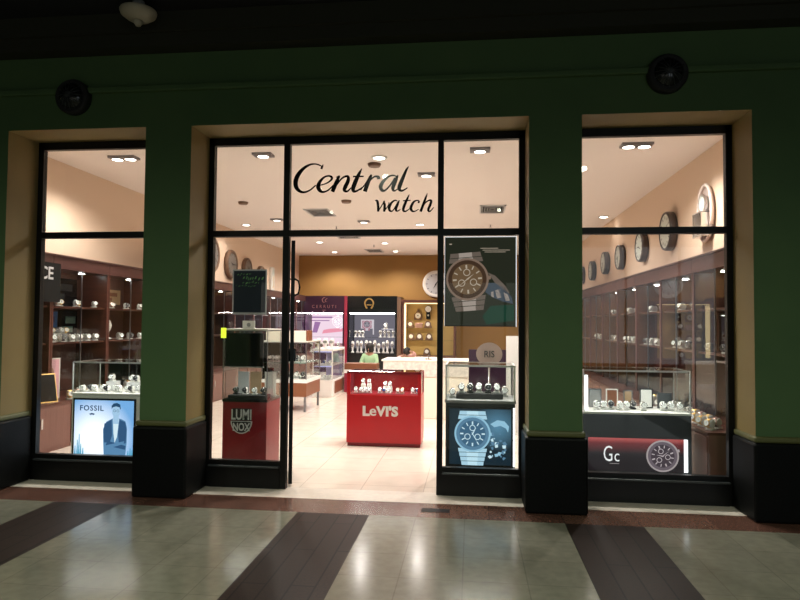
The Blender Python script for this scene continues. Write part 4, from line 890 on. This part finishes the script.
# service counter behind the red one
t = thing('service_counter', (-.35, 10.95, 0), 'long white service counter with a speckled front behind the red counter', 'counter')
mat('speckle', (.62, .56, .50), .4, noise=(16, .12, (.78, .70, .62), 6))
MB().bbox(-1.13, 1.3, -.35, .35, 0, .80, 'warm_white', .01).build('body', t); MB().box(-1.13, 1.3, -.362, -.35, .70, .95, 'speckle').build('front_band', t)
MB().bbox(-1.16, 1.33, -.37, .37, .95, .98, 'warm_white', .008).build('worktop', t); MB().box(-1.13, 1.3, -.345, .35, .80, .95, 'warm_white').build('case_body', t)
t = thing('low_counter', (-2.60, 14.5, 0), 'low reddish brown counter with a white band in front of the person in green', 'counter')
MB().bbox(-.30, .45, -.2, .2, 0, .44, 'maroon', .008).build('body', t); MB().box(-.31, .46, -.212, .21, .44, .52, 'white').build('white_band', t); MB().bbox(-.30, .45, -.2, .2, .52, .66, 'brown_box', .008).build('upper_body', t)
t = thing('back_counter', (-1.75, 18.4, 0), 'cream counter top far back in front of the clock cabinet', 'counter')
MB().bbox(-.35, .8, -.3, .3, 0, .52, 'warm_white', .008).build('body', t); MB().bbox(-.38, .83, -.33, .33, .52, .60, 'warm_white', .008).build('worktop', t)
# small glass object on the counter, right end
tag(MB().bbox(-.78, -.66, 10.66, 10.74, .981, 1.0, 'steel', .004).tube([(-.72, 10.7, 1.0), (-.72, 10.7, 1.06), (-.70, 10.68, 1.08)], .008, 'dark_steel').build('tape_dispenser'), 'small steel dispenser on the right end of the white service counter', 'dispenser')

# pale pink logo board beyond the right pane
t = thing('logo_board', (.23, 8.35, 0), 'dull pink round board with dark letters on a slim stand beyond the right entrance pane', 'sign')
MB().disc(0, 1.20, .17, -.01, .02, 'blush', 32, .15).build('board', t); MB().cyl((0, .02, 0), .012, 1.10, 'steel').cyl((0, .02, 0), .14, .012, 'steel').build('stand', t)
text_part('RIS', 'lettering', t, 0, -.014, 1.16, .12, 'charcoal', .003, .001, 0, .9)

t = thing('display_partition', (.38, 9.3, 0), 'dark purple board with a pale right half beyond the right entrance pane', 'board')
MB().box(-.42, .12, 0, .03, 0, 1.22, 'purple_dark').build('dark_half', t); MB().box(.12, .50, 0, .03, 0, 1.42, 'white').build('pale_half', t)
MB().box(-.42, .50, .03, .30, 0, .04, 'black_matte').build('foot', t)
# ================= PEOPLE =================
def skinned(name, joints, edges, radii, m_, parent, sub=2):
    me = bpy.data.meshes.new(name); me.from_pydata(joints, edges, []); o = bpy.data.objects.new(name, me); COL.objects.link(o)
    o.modifiers.new('skin', 'SKIN'); sb = o.modifiers.new('sub', 'SUBSURF'); sb.levels = sub; sb.render_levels = sub
    for v, r in zip(me.skin_vertices[0].data, radii): v.radius = (r, r) if not isinstance(r, tuple) else r
    me.skin_vertices[0].data[0].use_root = True
    bpy.context.view_layer.update()
    nm = bpy.data.meshes.new_from_object(o.evaluated_get(bpy.context.evaluated_depsgraph_get()))
    bpy.data.objects.remove(o); nm.materials.clear(); nm.materials.append(MT[m_])
    for p in nm.polygons: p.use_smooth = True
    r_ = bpy.data.objects.new(name, nm); COL.objects.link(r_); r_.parent = parent; return r_
def seated(name, loc, rz, label, top_m, hair_m, J, scarf):
    t = thing(name, loc, label, 'person', None, rz)
    idx = {k: i for i, k in enumerate(J)}; pts = [J[k][0] for k in J]; rad = [J[k][1] for k in J]
    E_ = [('pelvis', 'belly'), ('belly', 'chest'), ('chest', 'neck'), ('neck', 'head'), ('head', 'crown'), ('chest', 'shl'), ('shl', 'ell'), ('ell', 'wrl'), ('wrl', 'hal'), ('chest', 'shr'), ('shr', 'elr'), ('elr', 'wrr'), ('wrr', 'har'),
          ('pelvis', 'hipl'), ('hipl', 'knl'), ('knl', 'anl'), ('anl', 'tol'), ('pelvis', 'hipr'), ('hipr', 'knr'), ('knr', 'anr'), ('anr', 'tor')]
    skinned('body', pts, [(idx[a], idx[b]) for a, b in E_], rad, 'skin', t)
    keep = ['pelvis', 'belly', 'chest', 'shl', 'ell', 'wrl', 'shr', 'elr', 'wrr']; ii = {k: i for i, k in enumerate(keep)}
    skinned('blouse', [J[k][0] for k in keep], [(ii[a], ii[b]) for a, b in E_ if a in ii and b in ii], [tuple(q*1.14+.012 for q in (J[k][1] if isinstance(J[k][1], tuple) else (J[k][1],)*2)) for k in keep], top_m, t)
    keep = ['pelvis', 'hipl', 'knl', 'anl', 'hipr', 'knr', 'anr']; ii = {k: i for i, k in enumerate(keep)}
    skinned('trousers', [J[k][0] for k in keep], [(ii[a], ii[b]) for a, b in E_ if a in ii and b in ii], [tuple(q*1.12+.01 for q in (J[k][1] if isinstance(J[k][1], tuple) else (J[k][1],)*2)) for k in keep], 'black_matte', t)
    hx, hy, hz = J['head'][0]; cx_, cy_, cz_ = J['crown'][0]
    d = (Vector((cx_, cy_, cz_))-Vector((hx, hy, hz))).normalized(); c0 = Vector((hx, hy, hz))+d*.035
    rot = Vector((0, 0, 1)).rotation_difference(d).to_matrix().to_4x4()
    Mh = Matrix.Translation(c0) @ rot
    prof = [(.02, -.13 if scarf else -.06), (.085, -.10 if scarf else -.04), (.105, -.02), (.108, .04), (.085, .095), (.04, .122), (.005, .128)]
    MB().lathe(prof, hair_m, 24, Mh @ Matrix.Translation((0, .022, .0)), ax=.92, ay=1.0, cap1=False).build('hair', t)
    for sx in (-1, 1): MB().lathe([(.002, -.009), (.009, 0), (.002, .009)], 'dial_black', 10, Mh @ Matrix.Translation((sx*.032, -.094, -.02))).build('eye', t)
    f = MB().lathe([(.004, .02), (.010, -.01), (.012, -.025), (.003, -.034)], 'skin', 10, Mh @ Matrix.Translation((0, -.098, -.03))); f.build('nose', t)
    MB().lathe([(.002, -.022), (.006, 0), (.002, .022)], 'rose', 10, Mh @ Matrix.Translation((0, -.090, -.085)) @ Matrix.Rotation(pi/2, 4, 'Y')).build('mouth', t)
    return t
def stool(x, y, h, lab):
    t = thing('stool', (x, y, 0), lab, 'stool', 'stools behind the counter')
    MB().lathe([(.15, h-.05), (.17, h-.03), (.17, h-.01), (.15, h)], 'black_gloss', 24).build('seat', t); MB().cyl((0, 0, .02), .022, h-.07, 'steel').build('column', t); MB().lathe([(.18, 0), (.18, .012), (.04, .03)], 'steel', 24).build('foot_plate', t)
sx0, sy0 = -2.47, 15.3
stool(sx0, sy0, .335, 'low black stool under the person in the pale green top')
J = dict(pelvis=((0, .02, .45), (.13, .10)), belly=((0, .02, .58), (.12, .09)), chest=((0, 0, .74), (.13, .09)), neck=((0, -.01, .87), .045), head=((0, -.03, .95), (.07, .078)), crown=((0, -.03, 1.03), (.065, .07)),
    shl=((-.15, 0, .79), .05), ell=((-.20, -.08, .60), .038), wrl=((-.10, -.26, .56), .028), hal=((-.05, -.33, .56), .03), shr=((.15, 0, .79), .05), elr=((.20, -.08, .60), .038), wrr=((.10, -.26, .56), .028), har=((.05, -.33, .56), .03),
    hipl=((-.09, -.02, .45), .085), knl=((-.11, -.40, .46), .058), anl=((-.11, -.42, .09), .038), tol=((-.11, -.56, .04), .033), hipr=((.09, -.02, .45), .085), knr=((.11, -.40, .46), .058), anr=((.11, -.42, .09), .038), tor=((.11, -.56, .04), .033))
seated('person', (sx0, sy0, 0), R(-8), 'person with dark hair in a pale green top seated behind the low brown counter', 'green_cloth', 'hair', J, True)
sx1, sy1 = -1.74, 16.9
stool(sx1, sy1, .335, 'low black stool under the person in the pink top')
J2 = dict(J); J2.update(belly=((0, -.06, .55), (.12, .09)), chest=((-.02, -.20, .66), (.13, .09)), neck=((0, -.31, .74), .045), head=((.03, -.38, .80), (.07, .078)), crown=((.06, -.42, .87), (.065, .07)),
    shl=((-.17, -.22, .68), .05), ell=((-.24, -.38, .56), .038), wrl=((-.12, -.52, .56), .028), hal=((-.06, -.58, .57), .03), shr=((.13, -.22, .70), .05), elr=((.27, -.30, .76), .038), wrr=((.20, -.44, .84), .028), har=((.13, -.47, .86), .03))
seated('person', (sx1, sy1, 0), 0, 'person in a pink top leaning forward with one arm raised behind the counter', 'pink_cloth', 'hair', J2, False)
# give the unused prototypes' first copies nothing extra
